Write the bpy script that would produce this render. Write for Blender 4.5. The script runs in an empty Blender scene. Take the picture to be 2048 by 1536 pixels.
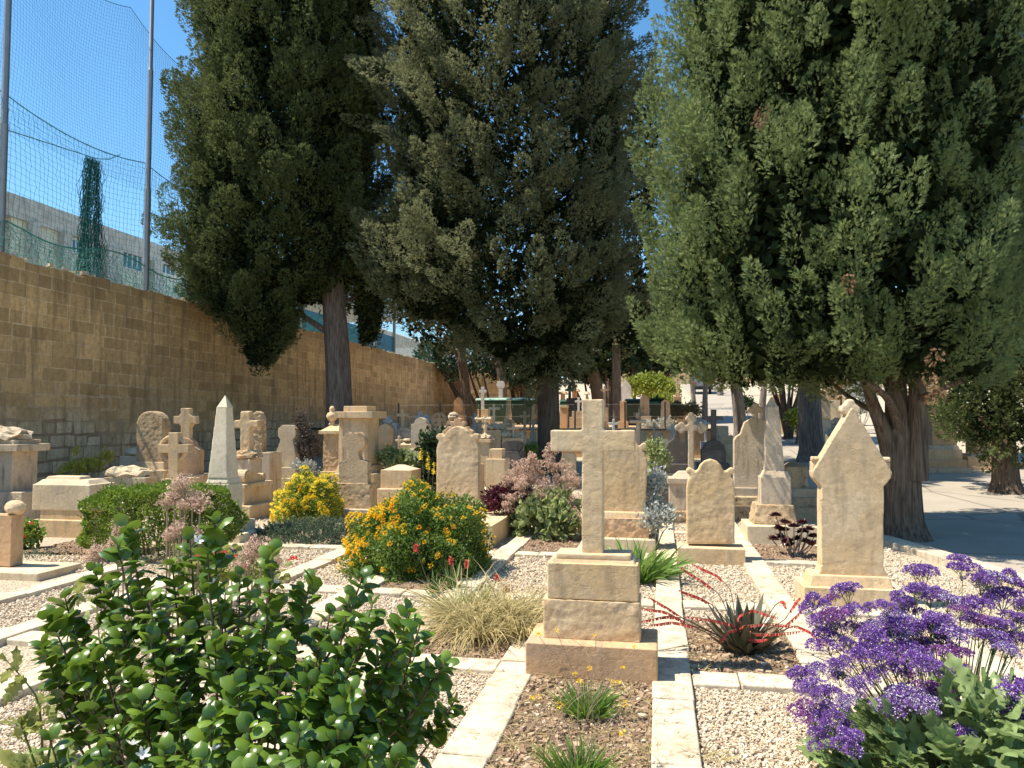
import bpy, bmesh, math, random
import numpy as np
from mathutils import Vector, Matrix
random.seed(7); rng = np.random.default_rng(11)
S = bpy.context.scene; COL = S.collection
R = math.radians
# ---------------------------------------------------------------- camera
F = 1540.0; HZ = 842.0; YAW = R(10.9); PITCH = math.atan((HZ-768)/F); EYE = 1.6
cd = bpy.data.cameras.new('camera'); cam = bpy.data.objects.new('camera', cd); COL.objects.link(cam)
cd.sensor_width = 36; cd.lens = 36*F/2048; cd.clip_end = 2000; cd.clip_start = 0.05
cam.location = (0, 0, EYE); cam.rotation_euler = (R(90)+PITCH, 0, YAW)
S.camera = cam
# ---------------------------------------------------------------- sky and sun
SUN_EL = 60.0; SUN_AZ = 13.0        # light travels towards +X, turned SUN_AZ towards +Y
ld = Vector((math.cos(R(SUN_EL))*math.cos(R(SUN_AZ)), math.cos(R(SUN_EL))*math.sin(R(SUN_AZ)), -math.sin(R(SUN_EL))))
sd = bpy.data.lights.new('sun', 'SUN'); sun = bpy.data.objects.new('sun', sd); COL.objects.link(sun)
sd.energy = 5.0; sd.angle = R(0.53); sd.color = (1.0, 0.92, 0.78)
sun.rotation_euler = ld.to_track_quat('-Z', 'Y').to_euler(); sun.location = (-20, -5, 35)
W = bpy.data.worlds.new('World'); S.world = W; W.use_nodes = True
wn = W.node_tree.nodes; wl = W.node_tree.links
bg = wn['Background']; sky = wn.new('ShaderNodeTexSky'); sky.sky_type = 'NISHITA'; sky.sun_disc = False
sky.sun_elevation = R(SUN_EL); sky.sun_rotation = math.atan2(-ld.x, -ld.y); sky.air_density = 1.0; sky.dust_density = 0.3; sky.ozone_density = 4.0
hs = wn.new('ShaderNodeHueSaturation'); hs.inputs['Saturation'].default_value = 1.18; hs.inputs['Hue'].default_value = .49; hs.inputs['Value'].default_value = 1.05
wl.new(sky.outputs[0], hs.inputs['Color']); wl.new(hs.outputs[0], bg.inputs['Color']); bg.inputs['Strength'].default_value = 0.115
S.view_settings.view_transform = 'Standard'; S.view_settings.look = 'None'; S.view_settings.gamma = 1
S.view_settings.exposure = 0.84
S.render.engine = 'CYCLES'

# ---------------------------------------------------------------- projection helpers
def ray(px, py):
    x = (px-1024)/F; u = -(py-768)/F
    y = math.cos(PITCH)-u*math.sin(PITCH); z = math.sin(PITCH)+u*math.cos(PITCH)
    return Vector((x*math.cos(YAW)-y*math.sin(YAW), x*math.sin(YAW)+y*math.cos(YAW), z))
def hg(Y):
    if Y < 15: return 0.0
    if Y < 50: return .045*(Y-15)
    return 1.575+.09*(min(Y, 130)-50)
def GR(px, py):
    r = ray(px, py); t = 0.5
    while t < 300:
        if EYE+t*r.z <= hg(t*r.y): break
        t += .01
    return (r.x*t, r.y*t)
def PT(px, py, Y):
    r = ray(px, py); t = Y/r.y
    return (r.x*t, EYE+r.z*t)

# ---------------------------------------------------------------- materials
class NT:
    def __init__(s, name, rough=.8, spec=.3):
        s.m = bpy.data.materials.new(name); s.m.use_nodes = True
        s.n = s.m.node_tree.nodes; s.l = s.m.node_tree.links
        s.b = s.n['Principled BSDF']; s.b.inputs['Roughness'].default_value = rough
        s.b.inputs['Specular IOR Level'].default_value = spec
        s.out = s.n['Material Output']
    def add(s, t, **k):
        n = s.n.new(t)
        for a, v in k.items(): setattr(n, a, v)
        return n
    def coords(s, kind='Object', rand=True, scale=(1, 1, 1)):
        tc = s.add('ShaderNodeTexCoord'); mp = s.add('ShaderNodeMapping'); mp.inputs['Scale'].default_value = scale
        s.l.new(tc.outputs[kind], mp.inputs['Vector'])
        if rand:
            oi = s.add('ShaderNodeObjectInfo'); mu = s.add('ShaderNodeMath', operation='MULTIPLY'); mu.inputs[1].default_value = 57
            s.l.new(oi.outputs['Random'], mu.inputs[0]); s.l.new(mu.outputs[0], mp.inputs['Location'])
        return mp.outputs[0]
    def noise(s, vec, scale, detail=4, rough=.55):
        n = s.add('ShaderNodeTexNoise'); n.inputs['Scale'].default_value = scale; n.inputs['Detail'].default_value = detail
        n.inputs['Roughness'].default_value = rough; s.l.new(vec, n.inputs['Vector']); return n.outputs['Fac']
    def voro(s, vec, scale, feature='F1'):
        n = s.add('ShaderNodeTexVoronoi', feature=feature); n.inputs['Scale'].default_value = scale; s.l.new(vec, n.inputs['Vector']); return n.outputs['Distance']
    def ramp(s, fac, stops):
        r = s.add('ShaderNodeValToRGB'); e = r.color_ramp.elements
        while len(e) < len(stops): e.new(.5)
        for i, (p, c) in enumerate(stops):
            e[i].position = p; e[i].color = (c[0], c[1], c[2], 1) if hasattr(c, '__len__') else (c, c, c, 1)
        s.l.new(fac, r.inputs['Fac']); return r.outputs['Color']
    def mix(s, fac, a, b, mode='MIX'):
        n = s.add('ShaderNodeMix', data_type='RGBA', blend_type=mode)
        for sock, v in ((n.inputs[0], fac), (n.inputs[6], a), (n.inputs[7], b)):
            if hasattr(v, 'links') or hasattr(v, 'is_linked'): s.l.new(v, sock)
            elif hasattr(v, '__len__'): sock.default_value = (v[0], v[1], v[2], 1)
            else: sock.default_value = v
        return n.outputs[2]
    def math(s, op, a, b=None):
        n = s.add('ShaderNodeMath', operation=op)
        for i, v in enumerate((a, b)):
            if v is None: continue
            if hasattr(v, 'is_linked'): s.l.new(v, n.inputs[i])
            else: n.inputs[i].default_value = v
        return n.outputs[0]
    def color(s, c):
        if hasattr(c, 'is_linked'): s.l.new(c, s.b.inputs['Base Color'])
        else: s.b.inputs['Base Color'].default_value = (c[0], c[1], c[2], 1)
    def bump(s, h, strength=.5, dist=.01, prev=None):
        b = s.add('ShaderNodeBump'); b.inputs['Strength'].default_value = strength; b.inputs['Distance'].default_value = dist
        s.l.new(h, b.inputs['Height'])
        if prev is not None: s.l.new(prev, b.inputs['Normal'])
        s.l.new(b.outputs[0], s.b.inputs['Normal']); return b.outputs[0]

def mul(c, k): return tuple(min(.95, v*k) for v in c)
def stone(name, base, warm=None, dirt=(.20, .16, .11), pit=1.0, grain=.5, dirtamt=.55):
    warm = warm or (base[0]*.95, base[1]*.84, base[2]*.68)
    s = NT(name, .9, .15); v = s.coords(); vs = s.coords(scale=(3.5, 3.5, .7))
    big = s.noise(v, 2.2, 5, .6); fine = s.noise(v, 28, 5, .65); streak = s.noise(vs, 2.6, 5, .6); med = s.noise(v, 8, 6, .7)
    c = s.mix(s.ramp(big, [(.36, 0), (.62, 1)]), base, warm)
    c = s.mix(s.ramp(streak, [(.52, 0), (.74, dirtamt)]), c, dirt)
    c = s.mix(s.ramp(med, [(.55, 0), (.75, .35)]), c, mul(base, 1.18))
    c = s.mix(s.ramp(s.noise(v, 1.1, 6, .7), [(.52, 0), (.68, .45)]), c, (.36, .335, .29))
    c = s.mix(s.ramp(fine, [(.3, .35), (.55, 0)]), c, mul(base, .4))
    s.color(c)
    h1 = s.bump(s.noise(v, 75, 7, .75), grain, .005)
    h2 = s.bump(s.ramp(s.noise(v, 24, 8, .7), [(.38, 0), (.6, 1)]), .24*pit, .006, h1)
    mask = s.ramp(s.noise(v, 3.1, 3), [(.46, 0), (.6, 1)])
    pits = s.ramp(s.voro(v, 38), [(.05, 0), (.17, 1)]); h3 = s.bump(pits, .4*pit, .005, h2)
    scar = s.ramp(s.noise(s.coords(scale=(1, 1, 1.6)), 7, 9, .68), [(.40, 0), (.47, 1)]); s.bump(s.mix(mask, (1, 1, 1), scar), .55*pit, .010, h3)
    return s.m
def leafmat(name, c1, c2, rough=.55, trans=.25, spec=.35, vary=None, dead=None):
    s = NT(name, rough, spec); g = s.add('ShaderNodeNewGeometry'); v = s.coords(rand=False)
    c = s.mix(g.outputs['Random Per Island'], c1, c2)
    n = s.noise(v, 1.3 if vary is None else vary, 3)
    c = s.mix(s.ramp(n, [(.4, 0), (.65, .7)]), c, mul(c1, .7))
    if dead:
        c = s.mix(s.ramp(s.noise(v, .9, 2), [(.70, 0), (.76, .7)]), c, dead)
    s.color(c)
    t = s.add('ShaderNodeBsdfTranslucent'); s.l.new(s.mix(.5, c, mul(c2, 1.8)), t.inputs['Color'])
    ms = s.add('ShaderNodeMixShader'); ms.inputs[0].default_value = trans
    s.l.new(s.b.outputs[0], ms.inputs[1]); s.l.new(t.outputs[0], ms.inputs[2]); s.l.new(ms.outputs[0], s.out.inputs['Surface'])
    return s.m
def plain(name, c, rough=.6, metal=0, spec=.4, var=.25, nscale=6):
    s = NT(name, rough, spec); v = s.coords(); s.b.inputs['Metallic'].default_value = metal
    s.color(s.mix(s.ramp(s.noise(v, nscale, 4), [(.35, 0), (.7, 1)]), c, mul(c, 1-var))); return s.m

M = {}
LB = (.66, .515, .335)
M['lime'] = stone('limestone_honey', LB)
M['lime_orange'] = stone('limestone_orange', (.62, .42, .25), (.57, .35, .19))
M['lime_grey'] = stone('limestone_grey', (.58, .475, .35), (.52, .40, .27), (.13, .115, .09), dirtamt=.85)
M['lime_pale'] = stone('limestone_pale', (.68, .56, .385), (.60, .47, .30), pit=.6, dirtamt=.3)
M['lime_rough'] = stone('limestone_eroded', (.56, .43, .27), (.5, .34, .19), pit=2.2, grain=.9)
M['dust'] = stone('limestone_smooth_pale', (.72, .62, .46), (.68, .57, .41), pit=.25, grain=.2, dirtamt=.12)
M['marble'] = stone('white_marble', (.70, .69, .66), (.62, .60, .55), (.35, .33, .3), pit=.2, grain=.15, dirtamt=.3)
M['darkstone'] = stone('dark_grey_stone', (.13, .115, .105), (.10, .085, .075), (.05, .045, .04), pit=.8)
M['paving'] = stone('paving_limestone', (.66, .57, .43), (.60, .49, .34), (.20, .155, .11), pit=1.3, grain=.6, dirtamt=.75)

def gravelmat(name, a, b, dark, scale=55, bump=1.0, patch=None):
    s = NT(name, .95, .1); v = s.coords('Object', rand=False)
    n = s.add('ShaderNodeTexVoronoi'); n.inputs['Scale'].default_value = scale; s.l.new(v, n.inputs['Vector'])
    sep = s.add('ShaderNodeSeparateColor'); s.l.new(n.outputs['Color'], sep.inputs[0])
    c = s.mix(sep.outputs[0], a, b)
    c = s.mix(s.ramp(n.outputs['Distance'], [(.35, 0), (.62, .8)]), c, dark)
    c = s.mix(s.ramp(s.noise(v, .7, 5), [(.4, 0), (.7, .5)]), c, mul(dark, 2.0))
    if patch: c = s.mix(s.ramp(s.noise(v, .22, 4), [(.45, 0), (.6, 1)]), c, patch)
    s.color(c); inv = s.math('SUBTRACT', 1.0, n.outputs['Distance'])
    h = s.bump(inv, .8*bump, .014); s.bump(s.noise(v, 18, 6, .7), .5*bump, .02, h)
    return s.m
M['gravel_bed'] = gravelmat('gravel_bed', (.58, .48, .35), (.68, .60, .46), (.22, .17, .12))
M['ground'] = gravelmat('dusty_gravel_ground', (.55, .47, .34), (.62, .54, .41), (.26, .21, .15), 40)
s = NT('pebble_limestone', .95, .1); g = s.add('ShaderNodeNewGeometry')
s.color(s.ramp(g.outputs['Random Per Island'], [(0, (.42, .32, .215)), (.35, (.55, .44, .315)), (.75, (.63, .53, .40)), (1, (.68, .60, .48))]))
M['pebble'] = s.m
s = NT('soil_dry', 1, .05); v = s.coords(rand=False)
s.color(s.mix(s.noise(v, 30, 6, .7), (.20, .13, .085), (.42, .30, .20)))
h = s.bump(s.noise(v, 22, 8, .75), 1.0, .04); M['soil'] = s.m
s = NT('soil_clod', 1, .05); g = s.add('ShaderNodeNewGeometry')
s.color(s.ramp(g.outputs['Random Per Island'], [(0, (.20, .12, .075)), (.6, (.34, .24, .158)), (.9, (.46, .34, .23)), (1, (.6, .5, .38))])); M['clod'] = s.m
s = NT('road_concrete', .9, .15); v = s.coords(rand=False)
c = s.mix(s.noise(v, 1.1, 6, .65), (.28, .24, .19), (.47, .41, .33)); c = s.mix(s.ramp(s.noise(v, 40, 4), [(.4, .3), (.6, 0)]), c, (.26, .23, .19))
cr = s.voro(v, .35, 'DISTANCE_TO_EDGE'); c = s.mix(s.ramp(cr, [(.003, .6), (.012, 0)]), c, (.1, .09, .08)); s.color(c)
s.bump(s.noise(v, 50, 5), .3, .01); M['road'] = s.m
def barkmat(name, a, b):
    s = NT(name, .95, .1); v = s.coords(scale=(14, 14, 1.1)); n = s.noise(v, 2.2, 7, .6)
    s.color(s.mix(s.ramp(n, [(.35, 0), (.68, 1)]), a, b)); s.bump(s.ramp(n, [(.3, 0), (.7, 1)]), 1.0, .035); return s.m
M['bark_grey'] = barkmat('bark_grey', (.13, .105, .088), (.36, .30, .255))
M['bark_brown'] = barkmat('bark_brown', (.09, .065, .048), (.28, .21, .15))
M['bark_pale'] = barkmat('bark_pale', (.16, .125, .10), (.38, .32, .27))
M['cyp_dark'] = leafmat('cypress_foliage_dark', (.045, .070, .024), (.17, .20, .07), .7, .24, .2)
M['cyp_olive'] = leafmat('cypress_foliage_olive', (.080, .102, .046), (.30, .31, .16), .75, .25, .2, dead=(.12, .085, .05))
M['cyp_green'] = leafmat('cypress_foliage_green', (.062, .10, .034), (.27, .33, .13), .65, .28, .22)
M['cyp_shade'] = leafmat('cypress_foliage_painted_shade', (.016, .026, .012), (.034, .05, .02), .95, .1, .03)  # darkened copy of the foliage; crown interior shade put into the colour
M['broad_dark'] = leafmat('broadleaf_dark', (.018, .04, .014), (.05, .085, .03), .4, .15)
M['broad_lime'] = leafmat('broadleaf_yellow_green', (.16, .22, .03), (.34, .38, .06), .5, .35)
M['box'] = leafmat('hedge_leaf', (.09, .15, .018), (.24, .34, .045), .35, .28, .5)
M['lantana_leaf'] = leafmat('lantana_leaf', (.065, .13, .02), (.20, .29, .05), .5, .25)
M['carissa'] = leafmat('glossy_leaf', (.04, .10, .012), (.17, .26, .03), .30, .2, .55, vary=5)
M['stem_green'] = plain('green_stem', (.12, .17, .05)); M['stem_brown'] = plain('brown_stem', (.14, .09, .055)); M['stem_pale'] = plain('pale_stem', (.33, .24, .17))
M['lemon'] = leafmat('petal_lemon', (.90, .64, .02), (.93, .78, .06), .6, .2)
M['twig'] = leafmat('dry_brown_leaf', (.07, .05, .04), (.17, .13, .10), .8, .1)
M['yellow'] = leafmat('petal_yellow_orange', (.90, .50, .012), (.93, .68, .04), .6, .2)
M['amber'] = leafmat('petal_amber', (.9, .36, .01), (.92, .55, .02), .6, .2)
M['red'] = leafmat('petal_red', (.65, .03, .035), (.80, .10, .07), .5, .2)
M['coral'] = leafmat('petal_coral', (.62, .06, .055), (.72, .16, .11), .5, .2)
M['white'] = leafmat('petal_white', (.8, .8, .76), (.85, .85, .83), .5, .3)
M['purple'] = leafmat('papery_calyx_purple', (.13, .045, .28), (.31, .15, .46), .7, .2, vary=30)
M['mauve'] = leafmat('papery_calyx_faded', (.20, .05, .22), (.30, .12, .36), .7, .2, vary=30)
M['pinkseed'] = leafmat('dusty_pink_floret', (.58, .36, .27), (.78, .57, .44), .8, .2)
M['plumleaf'] = leafmat('maroon_leaf', (.06, .012, .02), (.14, .03, .045), .5, .15)
M['aeonium'] = leafmat('black_purple_leaf', (.05, .015, .02), (.11, .035, .045), .35, .08)
M['statice_leaf'] = leafmat('grey_green_lobed_leaf', (.15, .22, .08), (.33, .42, .17), .4, .3, vary=6)
M['fleshy'] = leafmat('fleshy_light_leaf', (.21, .27, .10), (.40, .45, .20), .5, .3)
M['silver'] = leafmat('silver_leaf', (.38, .40, .36), (.52, .54, .49), .8, .2)
M['rosemary'] = leafmat('rosemary_leaf', (.07, .11, .065), (.15, .20, .12), .7, .12)
M['straw'] = leafmat('dry_blade', (.42, .33, .15), (.62, .52, .28), .7, .3, vary=8)
M['blade'] = leafmat('green_blade', (.07, .16, .02), (.19, .30, .05), .4, .3, vary=8)
M['iris'] = leafmat('iris_blade', (.10, .20, .035), (.26, .36, .09), .4, .3)
M['aloe'] = leafmat('aloe_leaf', (.10, .16, .04), (.22, .27, .09), .45, .15)
M['gasteria'] = leafmat('bronze_green_leaf', (.085, .095, .05), (.20, .15, .10), .35, .1, .5, vary=12)
M['weedleaf'] = leafmat('weed_leaf', (.14, .19, .05), (.36, .37, .12), .5, .35)
M['yellowbush'] = leafmat('yellow_leaf', (.34, .36, .05), (.52, .50, .10), .5, .35)
M['metal'] = plain('galvanised_steel', (.32, .32, .315), .45, .6, .5, .15); M['post'] = plain('dark_painted_steel', (.03, .035, .035), .5)
M['net'] = plain('green_net_cord', (.05, .25, .22), .8, var=.1); M['netfar'] = plain('teal_net_cord', (.05, .19, .20), .8, var=.1)
M['wire'] = plain('chain_link_wire', (.22, .21, .19), .6, .3)
M['bin'] = plain('green_plastic', (.03, .10, .06), .4); M['binlid'] = plain('faded_green_plastic', (.30, .48, .38), .5)
M['rubber'] = plain('black_rubber', (.02, .02, .02), .8); M['van'] = plain('grey_vehicle_paint', (.20, .21, .22), .3)
M['facade'] = stone('painted_concrete', (.76, .76, .62), (.70, .69, .54), (.22, .2, .16), pit=.3, grain=.2, dirtamt=.7)
M['facade2'] = stone('weathered_concrete', (.62, .60, .54), (.5, .46, .40), (.1, .09, .08), pit=.3, grain=.2, dirtamt=.8)
M['glass'] = NT('window_glass', .08, .8).m; M['glass'].node_tree.nodes['Principled BSDF'].inputs['Base Color'].default_value = (.03, .10, .13, 1)
M['frame'] = plain('white_window_frame', (.7, .72, .7), .5); M['blue'] = plain('blue_tarpaulin', (.05, .22, .36), .6, var=.4, nscale=2)
M['awning'] = plain('white_roof_sheet', (.75, .75, .72), .6); M['dkwall'] = plain('dark_hoarding', (.05, .06, .06), .7)

# ---------------------------------------------------------------- objects
def link(name, mesh, mat=None, parent=None, loc=None):
    o = bpy.data.objects.new(name, mesh); COL.objects.link(o)
    if mat is not None:
        for m in (mat if isinstance(mat, list) else [mat]): mesh.materials.append(m)
    if parent is not None: o.parent = parent
    if loc is not None: o.location = loc
    return o
def tag(o, label=None, cat=None, group=None, kind=None):
    if label: o['label'] = label
    if cat: o['category'] = cat
    if group: o['group'] = group
    if kind: o['kind'] = kind
    return o
def thing(name, label, cat, loc, group=None):
    o = bpy.data.objects.new(name, None); COL.objects.link(o); o.location = loc; o.empty_display_size = .2
    return tag(o, label, cat, group)
def mesh_np(name, V, Fs, smooth=False, mi=None):
    """V (n,3), Fs list of (m,k) index arrays"""
    me = bpy.data.meshes.new(name); V = np.asarray(V, np.float32)
    me.vertices.add(len(V)); me.vertices.foreach_set('co', V.ravel())
    Fs = [np.asarray(f, np.int32) for f in (Fs if isinstance(Fs, list) else [Fs])]
    nl = sum(f.size for f in Fs); npoly = sum(len(f) for f in Fs)
    me.loops.add(nl); me.polygons.add(npoly)
    me.loops.foreach_set('vertex_index', np.concatenate([f.ravel() for f in Fs]))
    st = []; o = 0
    for f in Fs: st.append(o+np.arange(len(f))*f.shape[1]); o += f.size
    me.polygons.foreach_set('loop_start', np.concatenate(st).astype(np.int32))
    if mi is not None: me.polygons.foreach_set('material_index', np.asarray(mi, np.int32))
    me.polygons.foreach_set('use_smooth', np.full(npoly, bool(smooth)))
    me.update(calc_edges=True); return me
def nrm(a): return a/np.maximum(np.linalg.norm(a, axis=-1, keepdims=True), 1e-9)
def inst(tv, tf, P, D, Sc, U=None):
    """copies of template (tv, tf) at points P, its z axis along D, facing U"""
    tv = np.asarray(tv, float); tf = np.asarray(tf); n = len(P); D = nrm(np.asarray(D, float))
    U = rng.normal(size=(n, 3)) if U is None else np.asarray(U, float)+rng.normal(size=(n, 3))*.05
    X = nrm(np.cross(D, U)); N = np.cross(X, D)
    Sc = np.broadcast_to(np.asarray(Sc, float), (n,))[:, None, None]
    V = P[:, None, :]+Sc*(tv[None, :, 0:1]*X[:, None, :]+tv[None, :, 1:2]*N[:, None, :]+tv[None, :, 2:3]*D[:, None, :])
    Fc = tf[None]+(np.arange(n)*len(tv))[:, None, None]
    return V.reshape(-1, 3), Fc.reshape(-1, tf.shape[1])
class Acc:
    def __init__(s): s.V = []; s.F = {}; s.n = 0; s.order = []
    def add(s, V, Fc, m=0):
        s.F.setdefault((Fc.shape[1], m), []).append(Fc+s.n); s.V.append(V); s.n += len(V)
    def build(s, name, mats, parent=None, smooth=False, loc=None):
        if not s.V: return None
        Fs = []; mi = []
        for (k, m), l in s.F.items():
            f = np.concatenate(l); Fs.append(f); mi.append(np.full(len(f), m))
        V = np.concatenate(s.V)
        if loc is not None: V = V-np.asarray(loc)
        return link(name, mesh_np(name, V, Fs, smooth, np.concatenate(mi)), mats, parent)
def tube(path, rad, k=6, flute=0, cap=True, seed=0):
    path = np.asarray(path, float); n = len(path); rad = np.broadcast_to(np.asarray(rad, float), (n,))
    T = nrm(np.gradient(path, axis=0)); ref = np.array([1, 0, 0.]) if abs(T[0, 0]) < .9 else np.array([0, 1., 0])
    A = nrm(np.cross(T, ref)); B = np.cross(T, A); th = np.arange(k)*2*math.pi/k
    rr = np.ones((n, k))
    if flute:
        g = np.random.default_rng(seed); tw = np.linspace(0, 1, n)[:, None]
        for q in (2, 3, 5, 7, 11):
            rr += flute*(.9/q**.5)*np.sin(q*th[None]+g.random()*6.3+tw*g.normal()*2.5)
    V = path[:, None]+(rad[:, None]*rr)[..., None]*(np.cos(th)[None, :, None]*A[:, None]+np.sin(th)[None, :, None]*B[:, None])
    i = np.arange(n-1)[:, None]*k; j = np.arange(k)[None]
    Fc = np.stack([i+j, i+(j+1) % k, i+k+(j+1) % k, i+k+j], -1).reshape(-1, 4)
    return V.reshape(-1, 3), Fc
def spline(pts, n=12):
    pts = np.asarray(pts, float); t = np.linspace(0, 1, len(pts)); tt = np.linspace(0, 1, n)
    out = np.stack([np.interp(tt, t, pts[:, i]) for i in range(pts.shape[1])], 1)
    for _ in range(2): out[1:-1] = (out[:-2]+2*out[1:-1]+out[2:])/4
    return out
def blades(n, P, D, L, w, droop=.6, seg=4, U=None):
    """ribbon blades from points P starting along D, bending down"""
    D = nrm(D); tt = np.linspace(0, 1, seg+1); side = nrm(np.cross(D, rng.normal(size=(n, 3)) if U is None else U))
    L = np.broadcast_to(L, (n,)); V = []
    bend = D*np.array([1, 1, 0]); bend = nrm(bend+1e-6)
    dr = np.broadcast_to(droop, (n,))
    for i, t in enumerate(tt):
        c = P+D*(L*t)[:, None]*(1-.25*dr[:, None]*t)+bend*(L*dr*t*t*.45)[:, None]; c[:, 2] -= L*dr*t*t*.75
        wd = w*(1-t**2.2)*(.55+.9*t*(1-t)*2)+.0006
        V += [c-side*np.reshape(wd, (-1, 1)), c+side*np.reshape(wd, (-1, 1))]
    V = np.stack(V, 1); k = 2*(seg+1)
    tf = np.array([[2*i, 2*i+1, 2*i+3, 2*i+2] for i in range(seg)])
    Fc = tf[None]+(np.arange(n)*k)[:, None, None]
    return V.reshape(-1, 3), Fc.reshape(-1, 4)

# leaf templates: z along the leaf
T_DIA = (np.array([[0, 0, 0], [.3, .06, .45], [0, 0, 1], [-.3, .06, .45]]), np.array([[0, 1, 2, 3]]))
T_LEAF = (np.array([[0, 0, 0], [.34, .08, .42], [0, .0, 1], [-.34, .08, .42], [0, -.04, .5]]), np.array([[0, 1, 2, 4], [0, 4, 2, 3]]))
T_NEEDLE = (np.array([[-.06, 0, 0], [.06, 0, 0], [.05, 0, 1], [-.05, 0, 1]]), np.array([[0, 1, 2, 3]]))
def frond(n=7, spread=.5, w=.085):
    V = []; Fq = []
    def dia(b, d, L, wd):
        b = np.array(b); d = np.array(d)/np.linalg.norm(d); s_ = np.array([d[2], 0, -d[0]]); k = len(V)
        V.extend([b, b+d*L*.5+s_*wd, b+d*L, b+d*L*.5-s_*wd]); Fq.append([k, k+1, k+2, k+3])
    dia((0, 0, .0), (0, 0, 1), 1.0, w)
    for i in range(n):
        t = .1+.75*i/n; sg = 1 if i % 2 else -1
        dia((0, 0, t), (sg*spread, .18*((i % 3)-1), .75), .48*(1-.55*t), w)
    return np.array(V, float), np.array(Fq)
T_FROND = frond(6, .55, .062); T_FROND2 = frond(3, .6, .11)
def cupleaf(rows=5, width=.36, cup=.25, curl=.12):
    V = []; tt = np.linspace(0, 1, rows+1)
    for t in tt:
        wd = width*max(0.0, 1-abs(2*t**.85-1.0)**2.4)**.55+.012
        z = t; y = -curl*math.sin(t*math.pi)+curl*1.3*t*t
        for u in (-1, -.55, 0, .55, 1): V.append([wd*u, y+cup*wd*abs(u)**1.6, z])
    Fq = [[i*5+j, i*5+j+1, i*5+j+6, i*5+j+5] for i in range(rows) for j in range(4)]
    return np.array(V), np.array(Fq)
T_CUP = cupleaf(width=.40)
CUBE = (np.array([[-1, -1, -1], [1, -1, -1], [1, 1, -1], [-1, 1, -1], [-.8, -.7, 1], [.7, -.8, 1], [.8, .7, 1], [-.7, .8, 1]])*.5,
        np.array([[0, 3, 2, 1], [4, 5, 6, 7], [0, 1, 5, 4], [1, 2, 6, 5], [2, 3, 7, 6], [3, 0, 4, 7]]))
ICO_V = []
def ico(sub=1):
    b = bmesh.new(); bmesh.ops.create_icosphere(b, subdivisions=sub, radius=1); b.verts.ensure_lookup_table()
    V = np.array([v.co[:] for v in b.verts]); Fc = np.array([[v.index for v in f.verts] for f in b.faces]); b.free(); return V, Fc
T_ICO = ico(1); T_ICO2 = ico(2)
def rocks(P, size, seed=1, squash=.6):
    g = np.random.default_rng(seed); n = len(P); tv, tf = CUBE; k = len(tv)
    V = tv[None]+g.normal(size=(n, k, 3))*.13
    V = V*(size[:, None, None]*(np.array([1, 1, squash])[None, None]*g.uniform(.6, 1.3, (n, 1, 3))))
    a = g.random(n)*6.28; ca, sa = np.cos(a)[:, None], np.sin(a)[:, None]
    x = V[..., 0]*ca-V[..., 1]*sa; y = V[..., 0]*sa+V[..., 1]*ca; V = np.stack([x, y, V[..., 2]], -1)+P[:, None]
    return V.reshape(-1, 3), (tf[None]+(np.arange(n)*k)[:, None, None]).reshape(-1, 4)

# ---------------------------------------------------------------- terrain
ys = np.concatenate([np.arange(-30, 15, 3), np.arange(15, 60, 2.5), np.arange(60, 135, 5), [200, 400, 900]]); xs = np.array([-900, -300, -100, -40, -12, -6, 0, 6, 12, 40, 100, 300, 900.])
V = np.array([[x, y, hg(y)-.03] for y in ys for x in xs]); nx = len(xs)
Fq = np.array([[j*nx+i, j*nx+i+1, (j+1)*nx+i+1, (j+1)*nx+i] for j in range(len(ys)-1) for i in range(nx-1)])
tag(link('ground', mesh_np('ground', V, Fq), M['ground']), kind='structure')
def sheet(name, poly, z, mat, kind='structure', sub=None):
    me = bpy.data.meshes.new(name); me.from_pydata([(x, y, hg(y)+z) for x, y in poly], [], [list(range(len(poly)))]); return tag(link(name, me, mat), kind=kind)
# road on the right, a strip of quads following the slope
ry = [-6, 2, 6, 9, 12, 15, 20, 25, 30, 36, 42, 48, 52, 60, 70, 80, 95, 110]
def rl(y): return float(np.interp(y, [-6, 6, 9, 11.5, 14, 20, 30, 60, 110], [4.3, 3.9, 3.5, 2.9, 2.9, 3.3, 3.2, 3.0, 2.6]))
def rr_(y): return float(np.interp(y, [-6, 14, 20, 26, 40, 60, 110], [14, 12, 9.5, 9.0, 7.6, 8, 7]))
V = [];
for y in ry: V += [[rl(y), y, hg(y)+.012], [rr_(y), y, hg(y)+.012]]
tag(link('road', mesh_np('road', np.array(V), np.array([[2*i, 2*i+1, 2*i+3, 2*i+2] for i in range(len(ry)-1)])), M['road']), kind='structure')

# ---------------------------------------------------------------- graves grid
XL = [(-5.86, -5.62), (-4.86, -4.62), (-3.86, -3.62), (-2.88, -2.64), (-1.94, -1.70), (-1.03, -.79), (-.06, .17), (.88, 1.12), (1.95, 2.19)]
YL = [(2.7, 2.92), (4.80, 5.03), (6.72, 6.95), (8.95, 9.15), (11.1, 11.3), (13.2, 13.4)]
def inx(x, lines): return any(a-.01 < x < b+.01 for a, b in lines)
slabs = []
def slab(x0, x1, y0, y1, z=.05): slabs.append((x0, x1, y0, y1, z))
for a, b in XL:
    y = 1.0
    while y < 13.2:
        L = random.uniform(.55, .95); e = min(y+L, 13.3); slab(a+random.uniform(-.006, .006), b+random.uniform(-.006, .006), y+.004, e-.004, .05+random.uniform(-.006, .006)); y = e
for a, b in YL:
    for i in range(len(XL)-1):
        x0 = XL[i][1]+.008; x1 = XL[i+1][0]-.008; xm = (x0+x1)/2+random.uniform(-.1, .1)
        for p, q in ((x0, xm-.003), (xm+.003, x1)): slab(p, q, a+random.uniform(-.008, .008), b+random.uniform(-.008, .008), .044+random.uniform(-.006, .006))
A = Acc()
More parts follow.
